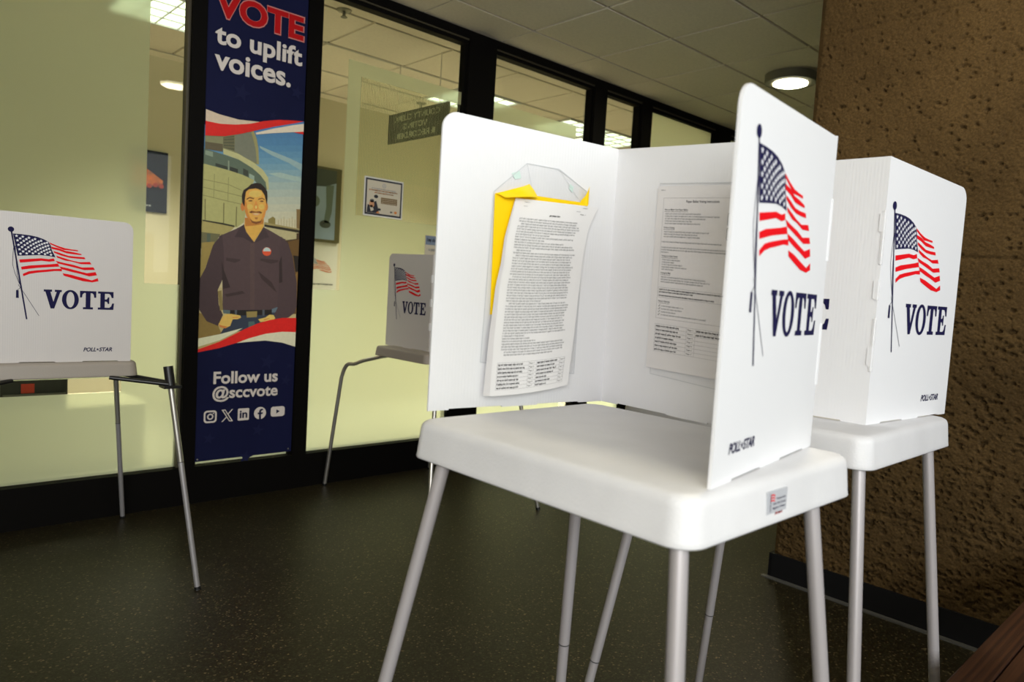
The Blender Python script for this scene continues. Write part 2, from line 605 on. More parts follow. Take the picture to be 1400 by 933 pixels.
# ---------------------------------------------------------------- traced print outlines (0.1 mm units)
PRINT = [((57,95,130),[(4,16638),(5100,17704),(5100,17322),(4,16291)]),((60,99,132),[(4,16291),(5100,17322),(5100,16939),(4,15945)]),((62,102,133),[(4,15945),(5100,16939),(5100,16556),(4,15598)]),((67,107,135),[(4,15598),(5100,16556),(5100,16236),(4,15308)]),((75,113,137),[(4,15308),(5100,16236),(5100,15916),(4,15018)]),((82,119,139),[(4,15018),(5100,15916),(5100,15596),(4,14728)]),((92,125,139),[(4,14728),(5100,15596),(5100,15275),(4,14437)]),((105,132,139),[(4,14437),(5100,15275),(5100,14954),(4,14146)]),((118,138,138),[(4,14146),(5100,14954),(5100,14632),(4,13855)]),((129,144,137),[(4,13855),(5100,14632),(5100,14246),(4,13505)]),((138,148,137),[(4,13505),(5100,14246),(5100,13859),(4,13155)]),((147,152,136),[(4,13155),(5100,13859),(5100,13472),(4,12804)]),((154,155,135),[(4,12804),(5100,13472),(5100,13084),(4,12453)]),((160,158,135),[(4,12453),(5100,13084),(5100,12696),(4,12101)]),((165,160,134),[(4,12101),(5100,12696),(5100,12307),(4,11748)]),((168,162,133),[(4,11748),(5100,12307),(5100,11787),(4,11278)]),((170,163,132),[(4,11278),(5100,11787),(5100,11267),(4,10806)]),((171,163,130),[(4,10806),(5100,11267),(5100,10746),(4,10334)]),((168,158,121),[(4,10334),(5100,10746),(5100,9046),(4,8793)]),((161,148,105),[(4,8793),(5100,9046),(5100,7336),(4,7244)]),((153,137,88),[(4,7244),(5100,7336),(5100,5616),(4,5684)]),((118,140,140),[(2763,16114),(3406,15968),(4353,15778),(5100,15573),(5100,15213),(4364,15513),(3415,15751),(2812,15994)]),((130,148,140),[(3266,14808),(3912,14952),(5100,14852),(5100,14626),(3922,14688)]),((105,105,75),[(68,16121),(2424,16802),(2616,16432),(2714,15976),(2775,15166),(2083,15224),(953,15580),(86,15510)]),((95,97,82),[(1520,16438),(2294,16735),(2567,15950),(2660,15233),(2077,15394),(1504,15635)]),((122,117,76),[(2424,16802),(2543,16590),(2714,15976),(2775,15166),(2661,15191),(2567,15950),(2330,16712)]),((70,70,50),[(933,16202),(1478,16388),(1504,15635),(949,15705)]),((90,88,62),[(955,16164),(1473,16303),(1474,16261),(956,16123)]),((90,88,62),[(959,16032),(1478,16144),(1479,16102),(961,15990)]),((90,88,62),[(963,15899),(1483,15985),(1485,15943),(965,15858)]),((90,88,62),[(968,15767),(1489,15826),(1490,15784),(969,15725)]),((72,84,70),[(46,15503),(959,15373),(1732,15251),(2447,14940),(2861,14659),(3146,14353),(3229,13970),(3024,13942),(2557,14353),(1931,14538),(1194,14657),(26,14781)]),((40,46,38),[(598,14896),(1188,14824),(1194,14657),(603,14751)]),((38,42,36),[(1294,14841),(1705,14780),(1712,14568),(1301,14632)]),((46,50,42),[(1963,14863),(2230,14777),(2241,14478),(1974,14545)]),((120,135,120),[(2279,14656),(2549,14568),(2557,14353),(2287,14442)]),((105,118,100),[(89,15428),(458,15411),(465,15164),(95,15224)]),((110,120,100),[(1200,15120),(1264,15110),(1279,14649),(1215,14660)]),((75,68,48),[(76,15836),(922,15867),(934,15494),(79,15488)]),((150,148,105),[(950,15663),(1723,15525),(2526,15212),(2987,14939),(3275,14591),(3344,13986),(3229,13970),(3146,14353),(2861,14659),(2447,14940),(1732,15251),(959,15394)]),((140,138,88),[(26,14781),(1194,14657),(1931,14538),(2557,14353),(2320,13778),(2094,12180),(1746,11889),(35,12051)]),((108,105,64),[(51,14045),(1245,13974),(1919,13780),(1921,13745),(1247,13940),(52,14012)]),((108,105,64),[(43,13669),(1259,13553),(1970,13475),(1971,13440),(1260,13519),(44,13635)]),((108,105,64),[(36,13292),(1272,13151),(1983,13086),(1984,13051),(1273,13116),(37,13259)]),((112,110,68),[(549,14367),(547,13192),(577,13196),(579,14372)]),((112,110,68),[(1238,14320),(1238,13129),(1269,13133),(1269,14325)]),((92,88,52),[(129,13100),(159,12084),(207,12089),(177,13106)]),((92,88,52),[(1038,13027),(1052,11990),(1102,11995),(1088,13033)]),((92,88,52),[(1673,12913),(1679,11940),(1730,11946),(1725,12919)]),((135,125,75),[(17,12049),(1665,11939),(1437,11682),(829,11351),(4,11461)]),((30,28,18),[(53,12091),(999,12042),(1624,11974),(1627,11896),(963,11961),(54,12034)]),((85,82,55),[(4,11499),(940,11478),(580,10753),(4,10704)]),((66,76,62),[(295,11453),(465,11450),(459,11010),(289,11033)]),((125,108,56),[(48,10986),(674,11085),(144,9401),(26,9226)]),((150,142,105),[(3243,12145),(5100,11970),(5100,11575),(4341,11399),(3387,11676)]),((60,45,25),[(4937,11910),(5100,11949),(5100,11156),(4617,11094),(4251,11473),(4949,11620)]),((130,118,75),[(3153,12316),(5100,12159),(5100,12076),(3158,12184)]),((35,30,18),[(3158,12196),(5100,12096),(5100,11950),(3162,12076)]),((105,85,50),[(4884,13185),(5100,13201),(5100,12159),(4925,12190)]),((108,97,52),[(3357,12478),(3603,12647),(3734,12561),(3746,12259),(3364,12294)]),((150,140,105),[(3888,12517),(3899,12234),(3937,12238),(3926,12522)]),((150,140,105),[(4035,12607),(4050,12226),(4088,12230),(4073,12611)]),((150,140,105),[(4182,12697),(4202,12217),(4240,12222),(4221,12701)]),((150,140,105),[(4340,12568),(4354,12209),(4393,12213),(4379,12572)]),((150,140,105),[(4489,12658),(4507,12200),(4547,12204),(4528,12663)]),((150,140,105),[(4639,12749),(4662,12192),(4701,12196),(4678,12753)]),((150,140,105),[(4799,12619),(4817,12183),(4857,12187),(4838,12623)]),((85,62,28),[(4482,11430),(5100,11610),(5100,7619),(4932,7606),(4880,10047)]),((112,84,38),[(4967,9731),(5100,9896),(5100,7616),(5100,7611)]),((25,18,10),[(4803,10729),(5100,10719),(5100,9889),(4961,9869)]),((112,92,46),[(4,7575),(228,7499),(977,6930),(1156,6512),(4,6261)]),((36,44,58),[(1073,6511),(1271,6849),(1637,7234),(1179,7771),(1829,7831),(4044,7937),(4024,7274),(2384,6731)]),((70,85,85),[(1157,7813),(1578,7719),(1627,7530),(1206,7562)]),((75,90,100),[(3724,7884),(4042,7981),(3985,7670),(3733,7664)]),((60,80,78),[(2499,7162),(2806,7188),(2858,6994),(2510,6861)]),((20,16,14),[(1536,7739),(3727,7818),(3737,7542),(1545,7452)]),((120,105,60),[(2372,7675),(2942,7711),(2931,7407),(2405,7375)]),((62,68,74),[(1772,7766),(1891,7769),(1893,7451),(1791,7449)]),((62,68,74),[(3211,7804),(3337,7808),(3340,7481),(3232,7478)]),((64,49,50),[(2098,12063),(1631,11779),(866,11374),(880,11231),(1098,9714),(1161,7738),(1593,7728),(3626,7803),(3998,7950),(4153,8865),(4333,11552),(4248,11555),(3591,11858),(3121,12052),(2655,11247)]),((54,40,42),[(1016,11504),(596,10909),(258,9745),(4,9224),(4,8130),(29,7709),(399,7151),(957,6930),(1188,7478),(961,7991),(895,8718),(1191,9462),(1131,10657)]),((60,46,48),[(4090,11664),(4486,11340),(4756,10679),(4908,9957),(5058,9322),(5100,7982),(4979,7654),(4672,7419),(3977,7295),(3874,7580),(4044,7937),(3998,7950),(4058,8861),(4061,9994),(4025,10894)]),((112,98,56),[(897,8654),(1079,8705),(1182,7739),(1034,7683)]),((70,54,52),[(2447,11158),(2671,11200),(2794,7781),(2567,7775)]),((50,37,38),[(1248,10346),(1988,10315),(1947,10225),(1688,10119),(1253,10196)]),((50,37,38),[(3017,10435),(3997,10418),(3954,10302),(3581,10209),(3021,10316)]),((40,28,28),[(1030,10222),(1162,9718),(1512,8876),(1128,8772)]),((40,29,29),[(4025,10307),(4153,10678),(4256,9280),(4067,9224)]),((48,35,35),[(2904,9785),(3664,9249),(3968,8721),(3774,8848),(3101,9397)]),((48,35,35),[(1222,8517),(2131,8730),(2269,8604),(1355,8393)]),((190,138,62),[(2129,12341),(2121,11987),(2231,11722),(2634,11245),(2965,11795),(3128,12093),(3115,12451)]),((152,97,40),[(2126,12420),(3112,12531),(3095,12209),(2666,12084),(2161,11991)]),((50,37,40),[(2097,12102),(2191,11718),(2655,11239),(2575,11180),(2081,11412),(1643,11410),(1828,11799)]),((53,40,42),[(3120,12092),(3434,11560),(3185,11476),(2689,11202),(2965,11776)]),((165,100,48),[(2091,12965),(2089,12898),(2077,12836),(2058,12786),(2032,12753),(2003,12739),(1973,12746),(1946,12773),(1923,12818),(1907,12876),(1900,12941),(1903,13008),(1914,13069),(1934,13119),(1959,13153),(1988,13167),(2018,13160),(2046,13133),(2069,13088),(2084,13030)]),((170,108,48),[(3307,13115),(3306,13053),(3299,12996),(3286,12950),(3268,12919),(3248,12907),(3227,12914),(3208,12941),(3191,12983),(3180,13037),(3174,13098),(3175,13160),(3182,13217),(3195,13262),(3213,13293),(3233,13305),(3254,13298),(3274,13272),(3290,13230),(3302,13176)]),((192,135,62),[(2074,13354),(2103,13670),(2237,13845),(2557,13969),(2885,13955),(3101,13727),(3202,13461),(3239,13026),(3152,12576),(2946,12293),(2703,12187),(2456,12239),(2204,12507),(2078,12885)]),((168,108,46),[(2074,13354),(2202,13135),(2278,12673),(2495,12283),(2456,12232),(2204,12507),(2078,12885)]),((176,116,50),[(3202,13461),(3148,13015),(3018,12600),(2925,12311),(3152,12576),(3239,13026)]),((206,152,78),[(2976,13730),(2961,13673),(2913,13616),(2837,13567),(2741,13529),(2635,13506),(2528,13501),(2431,13513),(2354,13542),(2303,13584),(2285,13636),(2300,13693),(2346,13748),(2421,13798),(2516,13836),(2622,13859),(2729,13866),(2827,13854),(2905,13825),(2957,13782)]),((208,150,74),[(2522,13018),(2516,12975),(2495,12936),(2462,12902),(2420,12878),(2373,12865),(2325,12866),(2282,12880),(2247,12905),(2224,12940),(2215,12980),(2221,13022),(2242,13062),(2274,13095),(2316,13120),(2363,13132),(2411,13131),(2454,13118),(2489,13093),(2513,13058)]),((208,150,74),[(3116,13091),(3110,13048),(3090,13008),(3059,12974),(3018,12950),(2972,12938),(2926,12939),(2884,12953),(2850,12979),(2828,13014),(2819,13054),(2825,13097),(2845,13137),(2876,13171),(2917,13195),(2962,13207),(3008,13207),(3050,13193),(3085,13167),(3107,13132)]),((30,20,14),[(1960,13183),(1936,13531),(2018,13795),(2233,13962),(2388,14133),(2629,14235),(2875,14239),(3095,14084),(3250,13867),(3271,13510),(3238,13186),(3187,13419),(3102,13687),(2928,13902),(2639,13960),(2277,13859),(2141,13715),(2100,13396),(2091,12965),(2015,13073)]),((88,52,24),[(2173,13375),(2331,13482),(2559,13457),(2561,13405),(2333,13423),(2183,13321)]),((88,52,24),[(2772,13445),(2983,13532),(3118,13482),(3112,13430),(2985,13477),(2782,13395)]),((74,42,20),[(2491,13310),(2486,13299),(2471,13289),(2448,13279),(2419,13271),(2387,13265),(2354,13262),(2325,13263),(2302,13267),(2287,13274),(2281,13283),(2286,13293),(2300,13304),(2323,13314),(2352,13322),(2385,13327),(2417,13330),(2447,13329),(2470,13326),(2485,13319)]),((74,42,20),[(3077,13365),(3072,13355),(3057,13344),(3033,13334),(3004,13326),(2970,13320),(2937,13317),(2907,13318),(2883,13322),(2868,13329),(2862,13338),(2867,13348),(2882,13359),(2905,13369),(2935,13377),(2968,13383),(3001,13386),(3031,13385),(3055,13381),(3071,13374)]),((176,116,52),[(2634,13308),(2561,12944),(2679,12855),(2806,12954),(2711,13318)]),((216,162,88),[(2730,13024),(2728,12996),(2722,12971),(2712,12951),(2699,12937),(2684,12931),(2669,12933),(2655,12944),(2643,12962),(2635,12985),(2632,13012),(2633,13039),(2640,13064),(2650,13084),(2663,13098),(2678,13104),(2693,13102),(2707,13091),(2719,13073),(2727,13050)]),((108,66,30),[(2317,12717),(2476,12815),(2681,12788),(2893,12841),(3028,12769),(2930,12726),(2703,12739),(2480,12697)]),((82,46,20),[(2337,12727),(2456,12793),(2519,12749),(2440,12676)]),((82,46,20),[(2885,12824),(3011,12783),(2951,12720),(2867,12758)]),((196,128,92),[(2489,12690),(2704,12707),(2901,12730),(2830,12635),(2708,12597),(2565,12608)]),((212,166,120),[(2542,12684),(2705,12691),(2861,12714),(2800,12667),(2707,12644),(2604,12648)]),((104,62,28),[(2369,12408),(2535,12300),(2720,12280),(2944,12353),(3038,12503),(2956,12266),(2724,12161),(2489,12215)]),((140,88,40),[(2630,12496),(2794,12515),(2769,12413),(2662,12401)]),((200,68,38),[(3576,10834),(3566,10765),(3534,10700),(3483,10646),(3417,10610),(3343,10593),(3268,10598),(3200,10624),(3146,10669),(3110,10728),(3095,10795),(3105,10865),(3136,10929),(3187,10982),(3252,11019),(3326,11036),(3401,11032),(3469,11006),(3524,10961),(3561,10902)]),((150,165,160),[(3132,10812),(3135,10855),(3148,10898),(3171,10937),(3202,10970),(3239,10996),(3282,11014),(3327,11023),(3372,11022),(3415,11011),(3455,10991),(3489,10963),(3514,10928),(3531,10888),(3538,10845)]),((204,148,74),[(975,7014),(1170,7394),(1374,7545),(1627,7538),(2055,7475),(2102,7370),(1933,7281),(1678,7268),(1562,6936),(1314,6807),(1062,6868)]),((165,100,46),[(975,7014),(1062,6868),(1314,6807),(1437,6893),(1142,6953)]),((170,108,50),[(1653,7378),(2036,7411),(1930,7358),(1676,7336)]),((208,154,80),[(3002,7300),(3380,7394),(3600,7552),(3829,7535),(3928,7360),(3749,7247),(3432,7198),(3119,7150)]),((168,104,48),[(3293,7296),(3630,7377),(3564,7319),(3318,7244)]),((18,22,58),[(4,5622),(1054,5817),(1888,6066),(2536,6127),(3425,6189),(4350,6075),(5100,5843),(5056,4027),(4,4235)]),((190,178,150),[(4,6298),(1032,6511),(2206,6836),(1828,6599),(1083,6217),(4,5882)]),((190,20,14),[(4,5758),(1044,6133),(2295,6773),(2988,7083),(3611,7267),(4298,7389),(5100,7407),(5100,6637),(4327,6655),(3412,6540),(2530,6300),(1888,6066),(1054,5817),(4,5614)]),((188,175,150),[(1931,6065),(2530,6300),(3412,6540),(4327,6655),(5100,6637),(5100,5857),(4350,6075),(3425,6189),(2536,6127)]),((18,22,58),[(11,17678),(5100,18851),(5100,17790),(4512,17726),(3714,17599),(2674,17301),(1666,17190),(732,17248),(55,17363)]),((168,152,132),[(55,17363),(732,17248),(1666,17190),(2719,17297),(2236,17106),(1503,16918),(746,16808),(56,16813)]),((172,18,12),[(56,16813),(746,16808),(1503,16918),(2236,17106),(2897,17368),(3714,17599),(4512,17726),(5100,17799),(4519,17559),(3588,17246),(2689,16897),(1819,16537),(973,16251),(60,16120)]),((55,95,140),[(2469,16790),(3588,17246),(4519,17572),(5100,17793),(5100,17673),(4522,17497),(3364,17071),(2517,16713)]),((180,168,150),[(2517,16713),(3364,17071),(4522,17497),(5100,17673),(5100,17258),(4300,17077),(3372,16855),(2564,16637)]),((172,20,15),[(4537,17127),(5100,17267),(5100,17122)])]
NPHOTO = 123
FAINT = [(1756,18523,514),(4631,19180,407),(1975,17501,221),(3411,17763,233),(3581,5057,442),(768,4202,253),(4637,4044,334),(1622,2664,262),(3198,1466,359),(678,1244,327),(2582,91,391),(4813,4830,209),(1090,5485,219)]
ART = {'canton':[[(393,4170),(615,4170),(869,4154),(1046,4125),(1233,4062),(1364,3988),(1424,3880),(1458,3730),(1515,3601),(1565,3497),(1354,3530),(1134,3538),(843,3506),(528,3469)]],'cq':[(397,4152),(1397,3961),(1529,3536),(525,3483)],'red':[[(569,3354),(868,3396),(1157,3437),(1378,3424),(1521,3459),(1549,3372),(1397,3341),(1175,3355),(888,3303),(591,3252)],[(619,3120),(831,3179),(1078,3212),(1416,3258),(1638,3297),(1679,3199),(1436,3167),(1098,3122),(854,3076),(638,3032)],[(668,2896),(830,2992),(1032,3034),(1282,3073),(1537,3112),(1739,3133),(1759,3049),(1553,3044),(1299,2997),(1049,2956),(849,2906),(684,2822)],[(1394,3972),(1581,3895),(1825,3822),(2014,3800),(2205,3786),(2214,3747),(1978,3758),(1793,3760),(1594,3839),(1415,3917)],[(1433,3842),(1647,3805),(1845,3734),(2083,3708),(2309,3668),(2319,3629),(2099,3638),(1892,3652),(1664,3729),(1458,3768)],[(1500,3703),(1682,3654),(1928,3577),(2164,3565),(2401,3564),(2436,3499),(2198,3500),(1962,3513),(1748,3562),(1532,3641)],[(1579,3556),(1762,3505),(2008,3434),(2254,3386),(2563,3416),(2621,3336),(2316,3322),(2037,3389),(1829,3413),(1611,3493)],[(1564,3385),(1802,3333),(2090,3283),(2343,3212),(2673,3243),(2724,3157),(2411,3129),(2111,3197),(1867,3251),(1637,3301)],[(1677,3207),(1934,3158),(2231,3086),(2483,3029),(2741,3085),(2787,2977),(2556,2924),(2301,2990),(2005,3052),(1733,3121)],[(1773,2987),(2030,2947),(2329,2872),(2533,2822),(2636,2794),(2812,2877),(2837,2776),(2653,2726),(2358,2753),(2106,2820),(1811,2903)]],'pole':[(354,4242),(790,1429)],'fin':[(341,4302)],'cord1':[(428,3856),(403,3561),(392,3193),(462,2902),(580,2574),(555,2537),(734,2237),(1129,1545)],'cord2':[(460,3786),(481,3347),(525,2832),(620,2464),(597,2430),(516,2361)],'tassel':[(495,2369),(563,2363),(569,2110),(492,2117)]}

# ================================================================= SETTING
XL, XR, YF, CZ = -4.0, 8.2, -2.05, 2.75      # left wall, recess end, front wall, ceiling height
YG = 3.60                                    # front face of the glazed partition
YB = 5.95                                    # rear wall of the office behind it
XC, YC = 2.90, 1.385                         # concrete pier face and its far corner

f = MB(); f.box((XL, YF, -.1), (XR, YG + .05, 0), M_FLOOR)
floor = structure('floor', mb=f)
f = MB(); f.box((XL, YG + .05, -.1), (XR, YB + .1, 0), mat('beige_bounce_carpet', (.38, .34, .25), .95, noise=(40, .08), bump=(300, .3)))  # unseen office floor, pale carpet added to bounce light up to the ceiling
structure('floor', mb=f)

# ---- ceiling: dark grid bed with one object per tile
c = MB(); c.box((XL, YF, CZ + .012), (XR, YB + .1, CZ + .1), M_GRID)
ceiling = structure('ceiling', mb=c)
TX, TY = .612, .587
tile = MB()
a, b = TX / 2 - .004, TY / 2 - .004
tile.add([(-a, -b, 0), (a, -b, 0), (a, b, 0), (-a, b, 0), (-a + .006, -b + .006, -.012), (a - .006, -b + .006, -.012), (a - .006, b - .006, -.012), (-a + .006, b - .006, -.012)],
         [(4, 5, 6, 7), (0, 1, 5, 4), (1, 2, 6, 5), (2, 3, 7, 6), (3, 0, 4, 7)], M_CEIL)
tile0 = None


def put_tile(cx, cy):
    global tile0
    if tile0 is None:
        tile0 = tile.build('ceiling_tile', ceiling)
        o = tile0
    else:
        o = tile0.copy()
        COL.objects.link(o)
    o.location = (cx, cy, CZ + .0125)


for i in range(-3, 9):
    for j in range(-8, 1):
        cx, cy = 2.50 + TX * (i + .5), 3.294 + TY * (j + .5)
        if cx < XR - .3 and cy > -1.2 and cy < YG - .2:
            put_tile(cx, cy)
rest = MB()
for i in range(-3, 9):                       # the cut row along the partition
    cx = 2.50 + TX * (i + .5)
    rest.box((cx - a, 3.300, CZ), (cx + a, YG - .002, CZ + .0121), M_CEIL)
rest.box((XL, YF, CZ), (XR, -1.42, CZ + .0121), M_CEIL)
rest.box((XL, -1.41, CZ), (2.50 - 3 * TX - .005, YG - .002, CZ + .0121), M_CEIL)
o = rest.build('cut_ceiling_tiles', ceiling); o['kind'] = 'stuff'
TROFFERS = {(-2, 1), (2, 1), (4, 1), (5, 1)}
for i in range(-6, 9):
    for j in range(0, 3):
        cx, cy = 2.41 + TX * (i + .5), 3.97 + .61 * (j + .5)
        if cx < XR - .3 and (i, j) not in TROFFERS and cy < YB - .2:
            put_tile(cx, cy)
rest = MB()
rest.box((XL, YG + .1, CZ), (XR, 3.965, CZ + .0121), M_CEIL)
rest.box((XL, 5.81, CZ), (XR, YB, CZ + .0121), M_CEIL)
o = rest.build('cut_ceiling_tiles', ceiling); o['kind'] = 'stuff'

# ---- walls
w = MB(); w.box((XL, YB, 0), (XR, YB + .1, CZ + .02), M_WALLIN)
wall_back = structure('wall_back', mb=w)
w = MB(); w.box((XR, YF, 0), (XR + .1, YB + .1, CZ + .1), M_WALLIN)
structure('wall_right', mb=w)
w = MB(); w.box((XL - .1, YF, 0), (XL, YB + .1, CZ + .1), M_WALLIN)
structure('wall_left', mb=w)
w = MB(); w.box((XL, YF - .1, 0), (XR, YF, .95), M_WALLIN); w.box((XL, YF - .1, 2.6), (XR, YF, CZ + .1), M_WALLIN)
w.box((XL, YF - .1, .95), (-3.25, YF, 2.6), M_WALLIN); w.box((-.25, YF - .1, .95), (.18, YF, 2.6), M_WALLIN); w.box((3.75, YF - .1, .95), (XR, YF, 2.6), M_WALLIN)
structure('wall_front', mb=w)
for k, (p, q) in enumerate((((.18, YF - .06, .95), (3.75, YF - .05, 2.6)), ((-3.25, YF - .06, .95), (-.25, YF - .05, 2.6)))):
    g = MB(); g.box(p, q, M_GLASS)
    structure('window_%d' % (8 + k), mb=g)

# ---- concrete pier: real pitted relief on the face that shows
step = .0045
ys = np.arange(-.35, YC + 1e-6, step); zs = np.arange(.0, CZ + .01, step)
ny, nz = len(ys), len(zs)
Hf = np.zeros((ny, nz))
Yg, Zg = np.meshgrid(ys, zs, indexing='ij')


def pits(count, rmin, rmax, depth, top=CZ):
    for _ in range(count):
        cy_, cz_ = RNG.uniform(ys[0], ys[-1]), RNG.uniform(0, top)
        r = rmin + (rmax - rmin) * RNG.random() ** 3
        st = 1 + RNG.random() * .5
        an = RNG.uniform(-.6, .6)
        R_ = r * 2.4
        i0, i1 = np.searchsorted(ys, [cy_ - R_, cy_ + R_]); j0, j1 = np.searchsorted(zs, [cz_ - R_, cz_ + R_])
        if i1 - i0 < 1 or j1 - j0 < 1:
            continue
        dy, dz = Yg[i0:i1, j0:j1] - cy_, Zg[i0:i1, j0:j1] - cz_
        a_, b_ = (dy * math.cos(an) + dz * math.sin(an)) / st, -dy * math.sin(an) + dz * math.cos(an)
        q = np.clip(1 - (a_ ** 2 + b_ ** 2) / r ** 2, 0, 1)
        Hf[i0:i1, j0:j1] += depth * min(1, r / .005) * np.sqrt(q)


pits(6000, .002, .0072, .016)
pits(3600, .002, .0085, .014, 1.15)
pits(3000, .0025, .006, -.003)
lo = RNG.normal(size=(ny // 6 + 2, nz // 6 + 2))
ii, jj = np.arange(ny) / 6, np.arange(nz) / 6
i0, j0 = ii.astype(int), jj.astype(int)
fi, fj = (ii - i0)[:, None], (jj - j0)[None, :]
sm = lo[i0][:, j0] * (1 - fi) * (1 - fj) + lo[i0 + 1][:, j0] * fi * (1 - fj) + lo[i0][:, j0 + 1] * (1 - fi) * fj + lo[i0 + 1][:, j0 + 1] * fi * fj
Hf *= .75 + .75 * np.clip((1.2 - Zg) / 1.2, 0, 1)
Hf += sm * .0009 * (1 + np.clip((1.2 - Zg) / .6, 0, 1.5)) + RNG.normal(size=(ny, nz)) * .0012
for zj in (.38, 1.36, 2.25):                # faint board joints
    Hf += .005 * np.exp(-((Zg - zj - .004 * np.sin(Yg * 9)) / .007) ** 2)
edge = np.clip((YC - Yg) / .02, 0, 1)
V = np.stack([XC + Hf * edge + .012 * (1 - edge), Yg, Zg], -1).reshape(-1, 3)
idx = np.arange(ny * nz).reshape(ny, nz)
F = np.stack([idx[:-1, :-1], idx[:-1, 1:], idx[1:, 1:], idx[1:, :-1]], -1).reshape(-1, 4)
me = bpy.data.meshes.new('wall_concrete')
me.vertices.add(len(V)); me.vertices.foreach_set('co', V.ravel())
me.loops.add(F.size); me.loops.foreach_set('vertex_index', F.ravel().astype(np.int32))
me.polygons.add(len(F)); me.polygons.foreach_set('loop_start', np.arange(0, F.size, 4, dtype=np.int32))
me.materials.append(M_CONC)
me.update(); me.validate()
me.polygons.foreach_set('use_smooth', np.ones(len(F), dtype=bool))
wc = link('wall_concrete', me)
wc['kind'] = 'structure'
w = MB(); w.box((XC + .012, -.35, 0), (XC + .5, YC, CZ), M_CONC); w.box((XC, YF, 0), (XC + .5, -.35, CZ), M_CONC)
o = w.build('pier_core', wc)
b = MB(); b.box((XC - .012, YF, .004), (XC + .0, YC + .004, .105), M_RUBBER); b.box((XC - .012, YC + .001, .004), (XC + .5, YC + .012, .105), M_RUBBER)
structure('baseboard_right', mb=b)
b = MB(); b.box((XC - .034, YF, 0), (XC - .012, YC + .03, .006), M_STRIP)
structure('trim_6', mb=b)

# ---- glazed partition: base, head and mullions
b = MB(); b.box((XL, YG, 0), (XR, YG + .10, .185), M_FRAME)
structure('baseboard_back', mb=b)
b = MB(); b.box((XL, YG, 2.703), (XR, YG + .10, CZ + .005), M_FRAME); b.box((XL, YG + .012, 2.694), (XR, YG + .09, 2.703), M_FRAME2); b.box((XL, YG + .02, 2.672), (XR, YG + .08, 2.694), M_FRAME)
structure('trim_1', mb=b)
MULL = [(-1.05, -.85), (1.205, 1.272), (1.786, 1.868), (2.868, 3.09), (4.071, 4.206), (4.648, 4.774), (5.729, 5.98), (6.9, 7.03)]
for k, (x0, x1) in enumerate(MULL):
    b = MB(); b.box((x0, YG, .185), (x1, YG + .10, 2.703), M_FRAME)
    b.box((x0 - .012, YG + .025, .185), (x0, YG + .075, 2.672), M_FRAME2 if k == 1 else M_FRAME); b.box((x1, YG + .025, .185), (x1 + .012, YG + .075, 2.672), M_FRAME)
    structure('trim_%d' % (10 + k), mb=b)
EDG = [XL] + [x for m_ in MULL for x in m_] + [XR]
YP = YG + .05
wins = []
for k in range(len(MULL) + 1):
    x0, x1 = EDG[2 * k] + .012, EDG[2 * k + 1] - .012
    o = structure('window_%d' % (k + 1), (0.5 * (x0 + x1), YP, .185))
    g = MB(); g.box((x0, YP, .185), (x1, YP + .006, 2.674), M_GLASS)
    g.build('pane', o)
    wins.append((o, x0, x1))


def film(win, rects, name='frosted_film', m=None):
    g = MB()
    for x0, z0, x1, z1 in rects:
        g.add([(x0, YP - .0015, z0), (x1, YP - .0015, z0), (x1, YP - .0015, z1), (x0, YP - .0015, z1)], [(0, 1, 2, 3)], m or M_FILM)
    return g.build(name, win[0])


FT = 2.378
w0, w1, w2, w3, w4, w5, w6, w7, w8 = wins
film(w0, [(w0[1], .187, w0[2], FT)])
film(w1, [(w1[1], .640, 1.034, FT), (w1[1], .187, w1[2], .572), (.946, .572, w1[2], .640), (1.034, .640, w1[2], 1.083)])
film(w2, [(w2[1], .187, w2[2], FT)])
film(w3, [(2.056, 1.095, 2.138, FT), (2.138, 2.300, w3[2], FT), (2.138, 1.095, w3[2], 1.528), (w3[1], .187, w3[2], 1.095)])
st = MB()
x = 2.138
while x < w3[2] - .006:
    segs = [(1.528, 1.536), (1.752, 2.300)] if x < 2.717 else [(1.528, 2.300)]
    for z0, z1 in segs:
        st.add([(x, YP - .0015, z0), (x + .0062, YP - .0015, z0), (x + .0062, YP - .0015, z1), (x, YP - .0015, z1)], [(0, 1, 2, 3)], M_FILM2)
    if x < 2.717:
        st.add([(x, YP - .0015, 1.536), (x + .0045, YP - .0015, 1.536), (x + .0045, YP - .0015, 1.752), (x, YP - .0015, 1.752)], [(0, 1, 2, 3)], M_FILM2)
    x += .0105
o = st.build('striped_film', w3[0]); o['kind'] = 'stuff'
film(w4, [(w4[1], .187, 3.935, FT)])
film(w5, [(w5[1], .187, w5[2], 2.30)])
film(w6, [(w6[1], .187, w6[2], 2.67)])
film(w7, [(w7[1], .187, w7[2], 2.67)])
film(w8, [(w8[1], .187, w8[2], 2.67)])

# ================================================================= LAMPS
M_LENS = mat('lamp_lens', (.9, .9, .8), .5, emit=((1.0, .93, .66), 24.0))
M_HOUS = mat('lamp_housing', (.17, .16, .11), .6)


def ceiling_lamp(x, y, label, r=.172):
    t = thing('ceiling_lamp', label, 'lamp', (x, y, CZ), 'round lobby ceiling lamps')
    g = MB(); g.tube([(x, y, CZ), (x, y, CZ - .05), (x, y, CZ - .056)], [r, r, r - .008], M_HOUS, 32)
    g.build('housing', t)
    g = MB(); g.tube([(x, y, CZ - .054), (x, y, CZ - .062), (x, y, CZ - .066)], [r * .66, r * .66, r * .55], M_LENS, 32)
    g.build('lens', t)
    l = bpy.data.lights.new('lamp_light', 'AREA'); l.shape = 'DISK'; l.size = r * 1.2; l.energy = 12; l.color = (1, .9, .66)
    o = bpy.data.objects.new('lamp_light', l); COL.objects.link(o); o.location = (x, y, CZ - .075)
    return t


ceiling_lamp(4.79, 2.46, 'round white ceiling lamp glowing beside the concrete wall corner')
ceiling_lamp(2.03, .86, 'round ceiling lamp above the two front voting booths')

